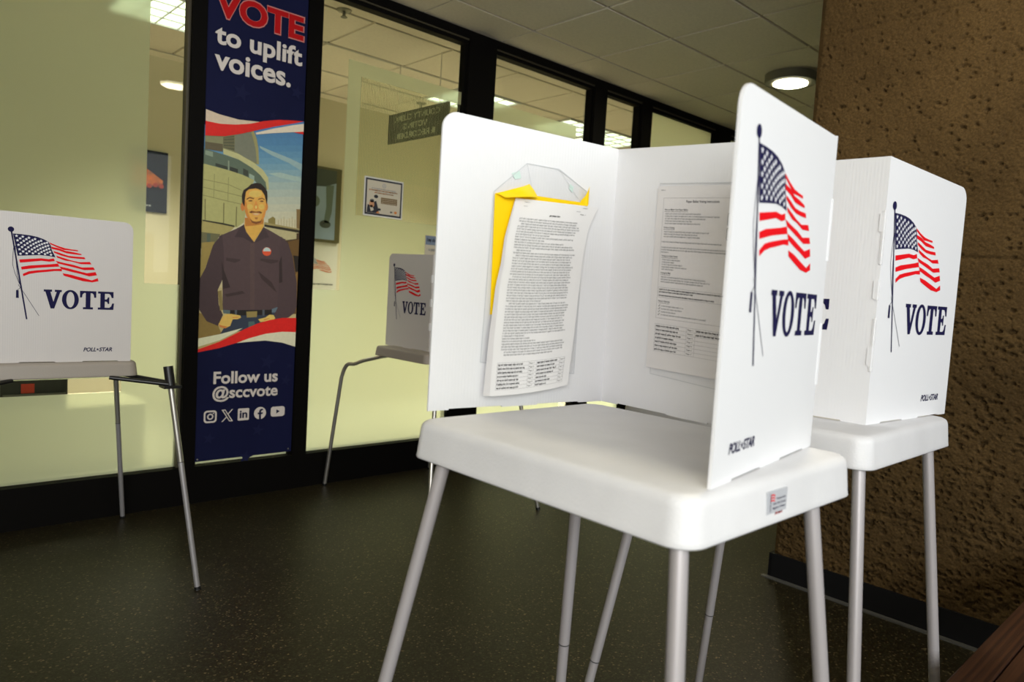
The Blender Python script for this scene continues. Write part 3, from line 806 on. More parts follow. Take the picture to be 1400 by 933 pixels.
M_TUBE = mat('troffer_lens', (.8, .82, .78), .5, emit=((.90, 1.0, .80), 2.2))


def troffer(cx, cy, label):
    t = thing('ceiling_light', label, 'light', (cx, cy, CZ), 'office ceiling lights')
    g = MB()
    for x0, x1, y0, y1 in ((-.3, .3, -.3, -.28), (-.3, .3, .28, .3), (-.3, -.28, -.28, .28), (.28, .3, -.28, .28)):
        g.box((cx + x0, cy + y0, CZ - .008), (cx + x1, cy + y1, CZ + .012), M_WHITE)
    g.build('frame', t)
    g = MB(); g.box((cx - .28, cy - .28, CZ + .004), (cx + .28, cy + .28, CZ + .010), M_TUBE)
    g.build('lens', t)
    g = MB()
    for k in range(1, 4):
        g.box((cx - .28 + .14 * k - .004, cy - .28, CZ - .006), (cx - .28 + .14 * k + .004, cy + .28, CZ + .003), M_WHITE)
        g.box((cx - .28, cy - .28 + .14 * k - .004, CZ - .006), (cx + .28, cy - .28 + .14 * k + .004, CZ + .003), M_WHITE)
    g.build('louvre', t)
    l = bpy.data.lights.new('troffer_light', 'AREA'); l.shape = 'SQUARE'; l.size = .5; l.energy = TROFFER_W; l.color = (1.0, .965, .86); l.spread = math.radians(96)
    o = bpy.data.objects.new('troffer_light', l); COL.objects.link(o); o.location = (cx, cy, CZ - .02)


TROFFER_W = 45
for (i, j) in sorted(TROFFERS):
    cx, cy = 2.41 + TX * (i + .5), 3.97 + .61 * (j + .5)
    lab = {(2, 1): 'nearer of the two louvred office lights seen over the frosted film top', (4, 1): 'farther of the two louvred office lights seen over the frosted film top',
           (5, 1): 'louvred office light seen in the narrow clear pane beyond the frosted film',
           (-2, 1): 'louvred office ceiling light in the clear strip left of the banner'}[(i, j)]
    troffer(cx, cy, lab)


def sprinkler(x, y, label):
    t = thing('sprinkler_head', label, 'sprinkler', (x, y, CZ), 'office ceiling sprinklers')
    m = mat('dull_chrome', (.22, .21, .16), .4, .6)
    g = MB(); g.tube([(x, y, CZ), (x, y, CZ - .008), (x, y, CZ - .012)], [.045, .04, .02], m, 20); g.build('escutcheon', t)
    g = MB(); g.tube([(x, y, CZ - .01), (x, y, CZ - .04)], .009, m, 10); g.tube([(x, y, CZ - .04), (x, y, CZ - .043)], .02, m, 12); g.build('deflector', t)


sprinkler(2.18, 3.95, 'small metal sprinkler head at the top of the pane right of the banner')
sprinkler(3.73, 5.33, 'small sprinkler head on the office ceiling above the dark hanging sign')

# ================================================================= VOTING BOOTHS
ART_S = 1e-4


def art_pts(key, du, dv=0.0):
    return [[(u * ART_S + du, v * ART_S + dv) for u, v in p] for p in ART[key]]


def line_poly(pts, w):
    out, back = [], []
    for i, p in enumerate(pts):
        a, b = pts[max(i - 1, 0)], pts[min(i + 1, len(pts) - 1)]
        l = math.hypot(b[0] - a[0], b[1] - a[1]) or 1
        nx, ny_ = -(b[1] - a[1]) / l * w / 2, (b[0] - a[0]) / l * w / 2
        out.append((p[0] + nx, p[1] + ny_)); back.append((p[0] - nx, p[1] - ny_))
    return out, back


def stroke(mb, pts, w, fn, m):
    a, b = line_poly(pts, w)
    n = len(pts)
    mb.add([fn(*p) for p in a + b], [(i, i + 1, i + 1 + n, i + n) for i in range(n - 1)], m)


def flag_print(fr, du, d, parent):
    fn = lambda u, v: at(fr, u, v, d)
    g = MB()
    for r in art_pts('red', du):
        shape(g, r, fn, M_RED)
    shape(g, art_pts('canton', du)[0], fn, M_NAVY)
    q = [(u * ART_S + du, v * ART_S) for u, v in ART['cq']]
    fs = lambda u, v: at(fr, u, v, d + .0002)
    for r in range(9):
        n = 6 if r % 2 == 0 else 5
        for k in range(n):
            s = (k + .5 if n == 6 else k + 1) / 6
            t = (r + .6) / 9.2
            u = (q[0][0] * (1 - s) + q[1][0] * s) * (1 - t) + (q[3][0] * (1 - s) + q[2][0] * s) * t
            v = (q[0][1] * (1 - s) + q[1][1] * s) * (1 - t) + (q[3][1] * (1 - s) + q[2][1] * s) * t
            v += .004 * math.sin(math.pi * s) 
            shape(g, star(u, v, .0050, math.pi / 2, .42), fs, M_STAR)
    p = [(u * ART_S + du, v * ART_S) for u, v in ART['pole']]
    stroke(g, p, .0042, fn, M_NAVY)
    fu, fv = ART['fin'][0]
    shape(g, disc(fu * ART_S + du, fv * ART_S, .0085, .0085, 16), fn, M_NAVY)
    stroke(g, [(u * ART_S + du, v * ART_S) for u, v in ART['cord1']], .0013, fn, M_NAVY)
    stroke(g, [(u * ART_S + du, v * ART_S) for u, v in ART['cord2']], .0013, fn, M_NAVY)
    shape(g, [(u * ART_S + du, v * ART_S) for u, v in ART['tassel']], fn, M_NAVY)
    return g.build('flag_print', parent, fix=False)


def vote_letters(fr, u0, v0, u1, v1, d, parent):
    """VOTE in a heavy slab serif, each letter drawn as its own outline"""
    H_ = v1 - v0
    W_ = u1 - u0
    fn = lambda x, y: at(fr, u0 + x * W_, v0 + y * H_, d)
    g = MB()
    S = .115
    # V
    a = .0
    shape(g, [(0, 1), (.112, 1), (.112, 1 - S), (.09, 1 - S), (.132, .36), (.175, 1 - S), (.15, 1 - S), (.15, 1), (.245, 1), (.245, 1 - S), (.225, 1 - S), (.145, 0), (.095, 0), (.022, 1 - S), (0, 1 - S)], fn, M_NAVY)
    # O
    o = disc(.367, .5, .118, .52, 36)
    i = disc(.367, .5, .056, .415, 36)
    ring(g, o, i, fn, M_NAVY)
    # T
    shape(g, [(.50, 1), (.735, 1), (.735, .64), (.705, .64), (.698, .80), (.675, 1 - S), (.652, 1 - S), (.652, S), (.69, S), (.69, 0), (.545, 0), (.545, S), (.583, S), (.583, 1 - S), (.56, 1 - S), (.537, .80), (.53, .64), (.50, .64)], fn, M_NAVY)
    # E
    shape(g, [(.76, 1), (.99, 1), (.99, .66), (.962, .66), (.95, .80), (.925, 1 - S), (.862, 1 - S), (.862, .57), (.885, .57), (.90, .62), (.905, .69), (.928, .69), (.928, .33), (.905, .33), (.90, .40), (.885, .45), (.862, .45),
              (.862, S), (.93, S), (.958, .20), (.972, .36), (1.0, .36), (.99, 0), (.76, 0), (.76, S), (.795, S), (.795, 1 - S), (.76, 1 - S)], fn, M_NAVY)
    return g.build('lettering', parent, fix=False)


def maker_mark(fr, u0, v0, u1, v1, d, parent):
    fn = lambda u, v: at(fr, u, v, d)
    g = MB()
    w_ = u1 - u0
    text(g, 'POLL', (u0, v0, u0 + w_ * .44, v1), fn, M_NAVY, .03, .25)
    text(g, 'STAR', (u0 + w_ * .54, v0, u1, v1), fn, M_NAVY, .03, .25)
    shape(g, star(u0 + w_ * .49, (v0 + v1) / 2, (v1 - v0) * .36), fn, M_NAVY)
    return g.build('maker_mark', parent, fix=False)


TH = .0042


def panel(name, parent, p, q, z, h0, h1, round_end=None, fold=(), art=None, mark=None, thick_in=True, slots=((.16, .42), (.62, .9)), lift0=0.0, m=None):
    """upright corrugated sheet from p to q (left to right seen from outside)"""
    fr, w_ = frame((p[0], p[1], z), (q[0], q[1], z))
    r = .03

    def side(u, h, sgn, is_fold):
        if not is_fold:
            return [(u, 0), (u, h)]
        out = [(u, 0)]
        n = 5
        for k in range(n):
            e = .002 * sgn * (1 if k % 2 else 0)
            out += [(u + e, h * k / n + (.002 if k else 0)), (u + e, h * (k + 1) / n)]
        return out
    right = side(w_, h1, 1, 'R' in fold)
    left = side(0, h0, -1, 'L' in fold)
    if round_end == 'R':
        right = right[:-1] + [(w_ - r + r * math.sin(math.radians(t)), h1 - r + r * math.cos(math.radians(t))) for t in range(90, -1, -10)]
    if round_end == 'L':
        left = left[:-1] + [(r - r * math.cos(math.radians(t)), h0 - r + r * math.sin(math.radians(t))) for t in range(0, 91, 10)]
    bottom = [(0, lift0)]
    for a_, b_ in slots:
        bottom += [(w_ * a_, lift0 * (1 - a_)), (w_ * a_ + .001, .0022), (w_ * b_ - .001, .0022), (w_ * b_, 0)]
    pts = bottom + [(w_, 0)] + [p_ for p_ in right if p_[1] > 0] + [p_ for p_ in left if p_[1] > 0][::-1]
    g = MB()
    g.prism(pts, fr, -TH, m or M_FLUTE)
    o = g.build(name, parent)
    if art is not None:
        flag_print(fr, art, .0006, o)
        vote_letters(fr, .125 + art, .180, .333 + art, .2425, .0006, o)
    if mark is not None:
        maker_mark(fr, mark, .035, mark + .088, .049, .0006, o)
    return o, fr, w_


def fold_tabs(parent, x, y, z, h, d1, d2):
    """the welded hinge flaps where two sheets meet"""
    for k in (.22, .47, .72):
        g = MB()
        for d in (d1, d2):
            D = Vector((d[0], d[1], 0)).normalized()
            N = Vector((0, 0, 1)).cross(D)
            o = Vector((x, y, z + h * k)) - N * .0026
            g.prism([(0, 0), (.009, .003), (.009, .037), (0, .04)], (o, D, Vector((0, 0, 1)), N), .0052, M_FLUTE)
        g.build('hinge_tab', parent)


def tabletop(parent, x0, x1, y0, y1, zt, depth=.061, r=.036, m=None):
    g = MB()
    m = m or M_TABLE
    prof = [(.003, zt - depth + .0015), (.0008, zt - depth), (0, zt - depth + .002), (.001, zt - depth + .008), (.0045, zt - .016), (.0052, zt - .011), (.0068, zt - .0065), (.0098, zt - .003), (.0138, zt - .0008), (.019, zt - .0001), (.026, zt)]
    rings = [rrect(x0 + i, y0 + i, x1 - i, y1 - i, max(r - i * .6, .01), 8) for i, _ in prof]
    n = len(rings[0])
    vs = [(p[0], p[1], z) for rg, (_, z) in zip(rings, prof) for p in rg]
    fs = [(i * n + k, i * n + (k + 1) % n, (i + 1) * n + (k + 1) % n, (i + 1) * n + k) for i in range(len(prof) - 1) for k in range(n)]
    g.add(vs, fs, m, True)
    g.add(vs[-n:], [tuple(range(n))], m, True)
    inner = [(p[0], p[1], zt - depth + .002) for p in rrect(x0 + .008, y0 + .008, x1 - .008, y1 - .008, r * .8, 8)]
    up = [(p[0], p[1], zt - .012) for p in rrect(x0 + .012, y0 + .012, x1 - .012, y1 - .012, r * .8, 8)]
    g.add(vs[:n] + inner + up, [(k, (k + 1) % n, (k + 1) % n + n, k + n) for k in range(n)] + [(k + n, (k + 1) % n + n, (k + 1) % n + 2 * n, k + 2 * n) for k in range(n)] + [tuple(range(2 * n, 3 * n))[::-1]], m)
    return g.build('tabletop', parent)


def leg(parent, top, foot, joint=.52, r=.0112, m=None, m2=None, label=None):
    T, F_ = Vector(top), Vector(foot)
    J = T.lerp(F_, joint)
    E = T.lerp(F_, .985)
    g = MB()
    g.tube([T + (T - F_).normalized() * .012, J], r, m or M_LEG, 20)
    g.tube([J, F_], r * .94, m2 or m or M_LEG, 20)
    o = g.build('leg', parent)
    if label:
        o['label'] = label
    g = MB(); g.tube([J - (T - F_).normalized() * .0012, J + (T - F_).normalized() * .0012], r * 1.04, M_RING, 20); g.build('joint_ring', o)
    g = MB(); g.tube([E, F_ + Vector((0, 0, .001))], r * 1.12, M_BLACK, 16); g.build('foot_cap', o)
    return o


Z1 = .93
# ---- the front booth: open towards the left, privacy screen on three sides
booth1 = thing('voting_booth', 'large white voting booth in front holding the yellow card and paper booklet', 'voting booth', (.9, .69, 0), 'voting booths')
tabletop(booth1, .684, 1.145, .424, .966, Z1)
for T, F_ in (((.704, .892, .87), (.602, 1.052, 0)), ((.706, .450, .87), (.608, .342, 0)), ((1.040, .447, .87), (1.081, .337, 0)), ((1.045, .90, .87), (1.118, .985, 0))):
    leg(booth1, T, F_, .50)
A_, B_, C_, D_ = (.753, 1.012), (1.174, .965), (1.140, .499), (.749, .441)
panel('side_panel', booth1, B_, A_, Z1, .524, .523, 'R', ('L',), None, None, lift0=0.0)
panel('back_panel', booth1, C_, B_, Z1, .492, .524, None, ('L', 'R'), .12)
panel('side_panel', booth1, D_, C_, Z1, .478, .490, 'L', ('R',), .026, .046)
fold_tabs(booth1, B_[0], B_[1], Z1, .52, (A_[0] - B_[0], A_[1] - B_[1]), (C_[0] - B_[0], C_[1] - B_[1]))
g = MB()
SY = .4258
sf = lambda x, z: (x, SY, z)
g.box((.862, SY - .0002, .876), (.916, SY + .003, .913), mat('sticker_silver', (.50, .51, .54), .35))
st_ = g.build('property_sticker', booth1); st_['label'] = 'small silver property sticker with a tiny flag'
g = MB()
sf = lambda x, z: (x, SY - .0006, z)
text(g, 'Property of the', (.887, .8995, .911, .9035), sf, M_NAVY, .01)
text(g, 'Santa Clara County', (.878, .8935, .9125, .8975), sf, M_NAVY, .01)
text(g, 'Registrar of Voters', (.878, .8875, .9125, .8915), sf, M_NAVY, .01)
greek(g, .885, .906, .881, .0026, sf, M_RED, random.Random(3), 2)
stroke(g, [(.870, .910), (.872, .886)], .0012, sf, M_NAVY)
for k in range(3):
    stroke(g, [(.8705, .9075 - k * .0036), (.876, .9085 - k * .0036), (.882, .9065 - k * .0036)], .0017, sf, M_RED)
g.build('sticker_print', st_, fix=False)

# ---- the second booth beside the concrete wall, seen from behind
booth2 = thing('voting_booth', 'white voting booth with its flag side beside the concrete wall', 'voting booth', (1.52, .73, 0), 'voting booths')
tabletop(booth2, 1.314, 1.795, .470, 1.03, Z1)
for T, F_ in (((1.340, .495, .87), (1.237, .398, 0)), ((1.712, .496, .87), (1.750, .405, 0)), ((1.345, .94, .87), (1.262, 1.07, 0)), ((1.708, .935, .87), (1.758, 1.03, 0))):
    leg(booth2, T, F_, .66)
P2, Q2, R2 = (1.463, .536), (1.839, .505), (1.430, 1.005)
panel('side_panel', booth2, P2, Q2, Z1, .520, .509, 'R', ('L',), 0.0, .241)
panel('back_panel', booth2, R2, P2, Z1, .52, .52, None, ('L', 'R'), .05)
panel('side_panel', booth2, (1.839, 1.05), R2, Z1, .51, .52, 'L', ('R',), .03, .05)
fold_tabs(booth2, P2[0], P2[1], Z1, .52, (Q2[0] - P2[0], Q2[1] - P2[1]), (R2[0] - P2[0], R2[1] - P2[1]))

# ---- two lower booths along the glass
ZL = .82
booth3 = thing('voting_booth', 'low voting booth with black leg brackets before the frosted pane left of the banner', 'voting booth', (.54, 3.05, 0), 'voting booths')
tabletop(booth3, .30, .775, 2.755, 3.33, ZL, .052, .035, M_TABLE_LOW)
panel('side_panel', booth3, (.355, 2.785), (.748, 2.775), ZL, .487, .487, 'R', ('L',), .004, .246, m=M_FLUTE_DIM)
panel('back_panel', booth3, (.345, 3.27), (.355, 2.785), ZL, .487, .487, None, ('L', 'R'), .14, m=M_FLUTE_DIM)
panel('side_panel', booth3, (.748, 3.31), (.345, 3.27), ZL, .487, .487, 'L', ('R',), .03, m=M_FLUTE_DIM)


def socket_leg(parent, table_pt, sock, foot):
    S_, F_ = Vector(sock), Vector(foot)
    o = leg(parent, S_, F_, .40, .0105, M_STEEL, M_LEG2)
    d = (S_ - F_).normalized()
    g = MB(); g.tube([S_ + d * .035, S_ - d * .04], .0165, M_BLACK, 16); g.build('socket', o)
    g = MB(); a_, b_ = Vector(table_pt), S_ - d * .028
    side_ = (b_ - a_).cross(Vector((0, 0, 1))).normalized()
    for s in (-1, 1):
        g.tube([a_ + side_ * .05 * s, b_ + side_ * .016 * s], .0075, M_BLACK, 10)
    g.box((b_.x - .03, b_.y - .03, b_.z - .014), (b_.x + .03, b_.y + .03, b_.z - .004), M_BLACK)
    g.build('bracket', o)


for sx, sy in ((1, -1), (1, 1), (-1, -1), (-1, 1)):
    cx, cy = .5375, 3.05
    socket_leg(booth3, (cx + sx * .17, cy + sy * .25, .765), (cx + sx * .318, cy + sy * .355, .772), (cx + sx * .402, cy + sy * (.46 if sy < 0 else .50), 0))

booth4 = thing('voting_booth', 'low voting booth with bent steel legs before the striped pane right of the banner', 'voting booth', (2.34, 3.03, 0), 'voting booths')
tabletop(booth4, 2.055, 2.625, 2.79, 3.262, ZL, .050, .03, M_TABLE_LOW)
panel('side_panel', booth4, (2.144, 3.285), (2.146, 2.895), ZL, .490, .485, 'L', ('R',), .016, m=M_FLUTE_DIM)
panel('back_panel', booth4, (2.146, 2.895), (2.60, 2.885), ZL, .487, .487, None, ('L', 'R'), .12, m=M_FLUTE_DIM)
panel('side_panel', booth4, (2.60, 2.885), (2.62, 3.27), ZL, .487, .487, 'R', ('L',), .03, .246, m=M_FLUTE_DIM)
fold_tabs(booth4, 2.146, 2.895, ZL, .48, (0, 1), (1, 0))
for (a_, b_, c_, d_, F_) in (((2.10, 3.20, .768), (2.09, 3.27, .752), (2.035, 3.39, .708), (1.999, 3.48, .62), (1.973, 3.57, 0)),
                             ((2.12, 2.83, .772), (2.105, 2.78, .765), (2.085, 2.735, .735), (2.07, 2.72, .65), (1.977, 2.598, 0)),
                             ((2.58, 2.83, .772), (2.59, 2.78, .765), (2.60, 2.735, .735), (2.61, 2.72, .65), (2.70, 2.597, 0)),
                             ((2.58, 3.20, .768), (2.60, 3.27, .752), (2.64, 3.39, .708), (2.66, 3.48, .62), (2.70, 3.57, 0))):
    pts = [Vector(p) for p in (a_, b_, c_, d_, F_)]
    sm_ = [pts[0]]
    for i in range(len(pts) - 2):                # smooth the bend
        p0, p1, p2, p3 = pts[max(i - 1, 0)], pts[i], pts[i + 1], pts[i + 2]
        for k in range(1, 7):
            t = k / 6
            sm_.append(.5 * ((2 * p1) + (p2 - p0) * t + (2 * p0 - 5 * p1 + 4 * p2 - p3) * t * t + (3 * p1 - p0 - 3 * p2 + p3) * t ** 3))
    sm_.append(pts[-1])
    g = MB(); g.tube(sm_, .0105, M_STEEL, 14); lo_ = g.build('leg', booth4)
    g = MB(); g.tube([pts[-1].lerp(pts[-2], .02), pts[-1] + Vector((0, 0, .001))], .0125, M_BLACK, 12); g.build('foot_cap', lo_)

# ================================================================= PAPERS IN THE FRONT BOOTH
LF, LW = frame((*B_, Z1), (*A_, Z1))          # outside runs B -> A; inside normal is -N
lp = lambda u, v, d=0.0: at(LF, LW - u, v, -(d + TH))     # u from the free edge, d into the booth

# clear pouch stuck to the panel
g = MB()
po = [(.1040, .086), (.335, .060), (.3367, .4273), (.2629, .4599), (.1841, .459), (.1125, .398)]
g.poly([lp(u, v, .0015) for u, v in po], M_CLEAR, po)
pouch = g.build('clear_pouch', None, fix=False)
tag(pouch, 'clear plastic pouch stuck on the left panel behind the yellow card', 'pouch')
g = MB()
fn = lambda u, v: lp(u, v, .0022)
for i in range(len(po)):
    stroke(g, [po[i], po[(i + 1) % len(po)]], .0014, fn, M_VEDGE)
stroke(g, [(.1841, .459), (.2046, .398)], .0008, fn, M_VEDGE); stroke(g, [(.2629, .4599), (.3167, .409)], .0008, fn, M_VEDGE)
g.build('welded_seam', pouch, fix=False)
g = MB()
shape(g, [(.150, .436), (.168, .443), (.172, .430), (.158, .426)], fn, M_GREENTAPE); g.build('tape_piece', pouch, fix=False)
g = MB(); shape(g, [(.292, .436), (.302, .431), (.300, .420), (.291, .426)], fn, M_GREENTAPE)
g.build('tape_piece', pouch, fix=False)

# yellow card folded inside the pouch
g = MB()
yo = [(.1135, .394), (.188, .4195), (.205, .402), (.325, .4035), (.330, .390), (.322, .180), (.1180, .1745)]
g.poly([lp(u, v, .004) for u, v in yo], M_YELLOW, yo)
card = g.build('yellow_card', None, fix=False)
tag(card, 'bright yellow card with a folded corner inside the clear pouch', 'card')
g = MB()
P = [[lp(u0 + (u1 - u0) * i / 6, v0 + (v1 - v0) * i / 6, d0 + .016 * math.sin(math.pi * i / 6)) for i in range(7)]
     for (u0, v0, u1, v1, d0) in ((.1135, .3945, .1900, .4215, .005), (.120, .392, .1960, .411, .012), (.130, .388, .2046, .398, .015))]
g.grid(P, M_YELLOW); g.build('folded_flap', card, fix=False)
g = MB()
P = [[lp(.3210 + .004 * k, v0 + (v1 - v0) * i / 5, .004 + .012 * math.sin(k * .7)) for i in range(6)] for k, (v0, v1) in enumerate(((.395, .406), (.397, .415), (.396, .428), (.400, .436), (.405, .425)))]
g.grid(P, M_YELLOW); g.build('curled_edge', card, fix=False)


def interp(tab, t):
    for (a0, b0), (a1, b1) in zip(tab, tab[1:]):
        if t <= a1:
            return b0 + (b1 - b0) * (t - a0) / (a1 - a0)
    return tab[-1][1]


UL = [(0, .1562), (.09, .1467), (.20, .1347), (.345, .1273), (.446, .1181), (.713, .1091), (1, .1052)]
UR = [(0, .3622), (.12, .338), (.306, .3251), (.747, .3088), (1, .2971)]


def book(s, t, d=0.0, du=0.0):
    u = interp(UL, t) * (1 - s) + interp(UR, t) * s + du * (1 - s)
    vl, vr = .3909 + (.0279 - .3909) * t, .3976 + (.0416 - .3976) * t
    v = vl * (1 - s) + vr * s - .004 * math.sin(math.pi * s) * t
    dep = .012 + .024 * t + .006 * math.sin(math.pi * t) * (1 - s) - .008 * s * t
    return lp(u, v, dep + d)


g = MB()
P = [[book(i / 10, j / 24) for j in range(25)] for i in range(11)]
g.grid(P, M_PAPER)
booklet = g.build('paper_booklet', None, fix=False)
tag(booklet, 'thick white printed booklet hanging in front of the yellow card', 'booklet')
for k in range(1, 5):
    g = MB()
    P = [[book(i / 10, j / 24, -.0022 * k * (j / 24) ** .5 - .0004 * k, -.0017 * k * (j / 24)) for j in range(25)] for i in range(11)]
    g.grid(P, M_PAPER2); g.build('page', booklet, fix=False)
g = MB()
W_B, H_B = .2, .36
fb = lambda x, y: book(x / W_B, 1 - y / H_B, .0007)
rg = random.Random(5)
t = .105
ends = []
while t < .80:
    last = rg.random() < .2
    ind = .007 if rg.random() < .18 else 0
    greek(g, .018 + ind, (.05 + rg.random() * .11) if last else .176 - rg.random() * .012, H_B * (1 - t), .0024, fb, M_INK, rg, 1.25)
    t += .0136
text(g, 'Page 1', (.162, H_B * .945, .176, H_B * .952), fb, M_INK2, .01)
greek(g, .088, .118, H_B * .922, .0026, fb, M_INK2, rg, 1.6)
greek(g, .02, .03, H_B * .962, .0014, fb, M_INK, rg); greek(g, .15, .162, H_B * .962, .0014, fb, M_INK, rg)
for k in range(8):
    y = H_B * (.165 - .0195 * k)
    rule(g, (.012, y), (.182, y), .0004, fb, M_INK, 6)
for x in (.012, .088, .108, .168, .182):
    rule(g, (x, H_B * .165), (x, H_B * .0285), .0004, fb, M_INK, 8)
for k in range(7):
    y = H_B * (.1505 - .0195 * k)
    greek(g, .014, .06 + rg.random() * .02, y, .0026, fb, M_INK2, rg, 1.5)
    text(g, 'Page %d' % (k + 1), (.090, y, .102, y + .0030), fb, M_INK2, .01)
    greek(g, .110, .135 + rg.random() * .03, y, .0026, fb, M_INK2, rg, 1.5)
    text(g, 'Page %d' % (k + 8), (.1695, y, .181, y + .0028), fb, M_INK2, .005)
o = g.build('printed_text', booklet, fix=False)
for s in (.13, .84):
    g = MB(); rule(g, (s * W_B - .006, H_B * .985), (s * W_B + .006, H_B * .985), .0006, fb, M_RING)
    g.build('staple', booklet, fix=False)

# instruction sheet in its sleeve on the back panel
BF, BW = frame((*C_, Z1), (*B_, Z1))
UB0, UB1 = .118, .335
bp_ = lambda u, v, d=0.0: at(BF, BW - u, v, -(d + TH))


def sheet(s, t, d=0.0):
    u = .1200 + .0035 * t + s * .216
    v = .4395 - .352 * t - s * (.013 if t < .5 else .013 - .016 * (t - .5)) * 1.0
    return bp_(u, v, .004 + .002 * t + d)


g = MB()
so = [(.122, .445), (.342, .43), (.342, .062), (.1315, .075)]
g.poly([bp_(u, v, .0014) for u, v in so], M_CLEAR, so)
sleeve = g.build('clear_sleeve', None, fix=False)
tag(sleeve, 'clear plastic sleeve on the back panel holding the instruction sheet', 'sleeve')
g = MB(); fn = lambda u, v: bp_(u, v, .002)
for i in range(4):
    stroke(g, [so[i], so[(i + 1) % 4]], .0012, fn, M_VEDGE)
g.build('welded_seam', sleeve, fix=False)
g = MB()
g.grid([[sheet(i / 6, j / 12) for j in range(13)] for i in range(7)], M_PAPER2)
instr = g.build('instruction_sheet', None, fix=False)
tag(instr, 'white sheet of ballot voting instructions on the back panel', 'sheet')
g = MB()
W_S, H_S = .216, .352
fs_ = lambda x, y: sheet(x / W_S, 1 - y / H_S, .0006)
Y_ = lambda t: H_S * (1 - t)
rg = random.Random(9)
for a_, b_ in (((.016, .065), (.20, .065)), ((.016, .065), (.016, .72)), ((.016, .72), (.20, .72)), ((.20, .065), (.20, .72))):
    rule(g, (a_[0], Y_(a_[1])), (b_[0], Y_(b_[1])), .0005, fs_, M_INK, 8)
text(g, 'Paper Ballot Voting Instructions', (.070, Y_(.094), .143, Y_(.077)), fs_, M_INK2, .012)
greek(g, .008, .02, Y_(.025), .0016, fs_, M_INK, rg)
for s, t, w_ in (('How to Mark Your Paper Ballot', .135, .055), ('Write-in Voting', .232, .026), ('Voting at a Vote Center', .385, .039), ('Voting by Mail', .478, .024), ('Return Options', .633, .027)):
    text(g, s, (.020, Y_(t), .020 + w_, Y_(t - .0125)), fs_, M_INK2, .012)
    rule(g, (.020, Y_(t + .003)), (.020 + w_, Y_(t + .003)), .0005, fs_, M_INK2, 3)
for t, l in ((.153, .08), (.166, .12), (.179, .09), (.192, .06), (.205, .08), (.250, .10), (.263, .075), (.276, .08), (.335, .15), (.348, .15), (.361, .012), (.402, .04), (.415, .026), (.428, .045), (.441, .055), (.454, .026), (.496, .10), (.509, .11), (.522, .095)):
    greek(g, .022 if t not in (.335, .348, .361) else .018, .026 + l, Y_(t), .0020, fs_, M_INK, rg, 1.3)
greek(g, .018, .155, Y_(.305), .0020, fs_, M_INK, rg, 1.5)
for a_, b_ in (((.018, .550), (.195, .550)), ((.018, .605), (.195, .605)), ((.018, .55), (.018, .605)), ((.195, .55), (.195, .605))):
    rule(g, (a_[0], Y_(a_[1])), (b_[0], Y_(b_[1])), .0005, fs_, M_INK, 6)
for t, l in ((.565, .15), (.578, .08), (.598, .13)):
    greek(g, .020, .02 + l, Y_(t), .0021, fs_, M_INK2, rg, 1.5)
for t, l in ((.655, .055), (.671, .052), (.687, .035), (.703, .105)):
    greek(g, .028, .028 + l, Y_(t), .0020, fs_, M_INK, rg, 1.3)
    stroke(g, [(.0205, Y_(t) + .0012), (.0220, Y_(t)), (.0250, Y_(t) + .0036)], .0009, fs_, M_INK2)
for k in range(8):
    t = .752 + .0215 * k
    rule(g, (.016, Y_(t)), (.205, Y_(t)), .0004, fs_, M_INK, 8)
for x in (.016, .091, .111, .205):
    rule(g, (x, Y_(.752)), (x, Y_(.9025)), .0004, fs_, M_INK, 6)
for k in range(7):
    y = Y_(.7675 + .0215 * k)
    greek(g, .018, .06 + rg.random() * .022, y, .0025, fs_, M_INK2, rg, 1.6)
    text(g, 'Page %d' % (k + 1), (.094, y, .106, y + .0028), fs_, M_INK2, .008)
    if k < 2:
        greek(g, .113, .175, y, .0026, fs_, M_INK2, rg, 1.5)
for k in range(2):                                  # two small diagrams at the right margin
    y0 = Y_(.20 + .075 * k)
    for a_, b_ in (((.163, 0), (.193, 0)), ((.163, .02), (.193, .02)), ((.163, 0), (.163, .02)), ((.193, 0), (.193, .02))):
        rule(g, (a_[0], y0 + a_[1]), (b_[0], y0 + b_[1]), .0007, fs_, M_INK2)
    greek(g, .165, .19, y0 + .004, .002, fs_, M_INK, rg, 1.5)
g.build('printed_text', instr, fix=False)

# ================================================================= BANNER
BX, BZ, BY = 1.272, .195, YG + .010
ban = thing('banner', 'tall navy banner with a smiling man in a dark shirt printed on it', 'banner', (BX + .257, BY, BZ))
g = MB(); g.box((BX + .002, BY, BZ + .012), (BX + .512, BY + .003, 2.60), M_NAVYB); g.build('sheet', ban)
LITB = .50


def pcol(rgb):
    c = lin(rgb)
    return tuple(min(v / LITB, .9) for v in c)


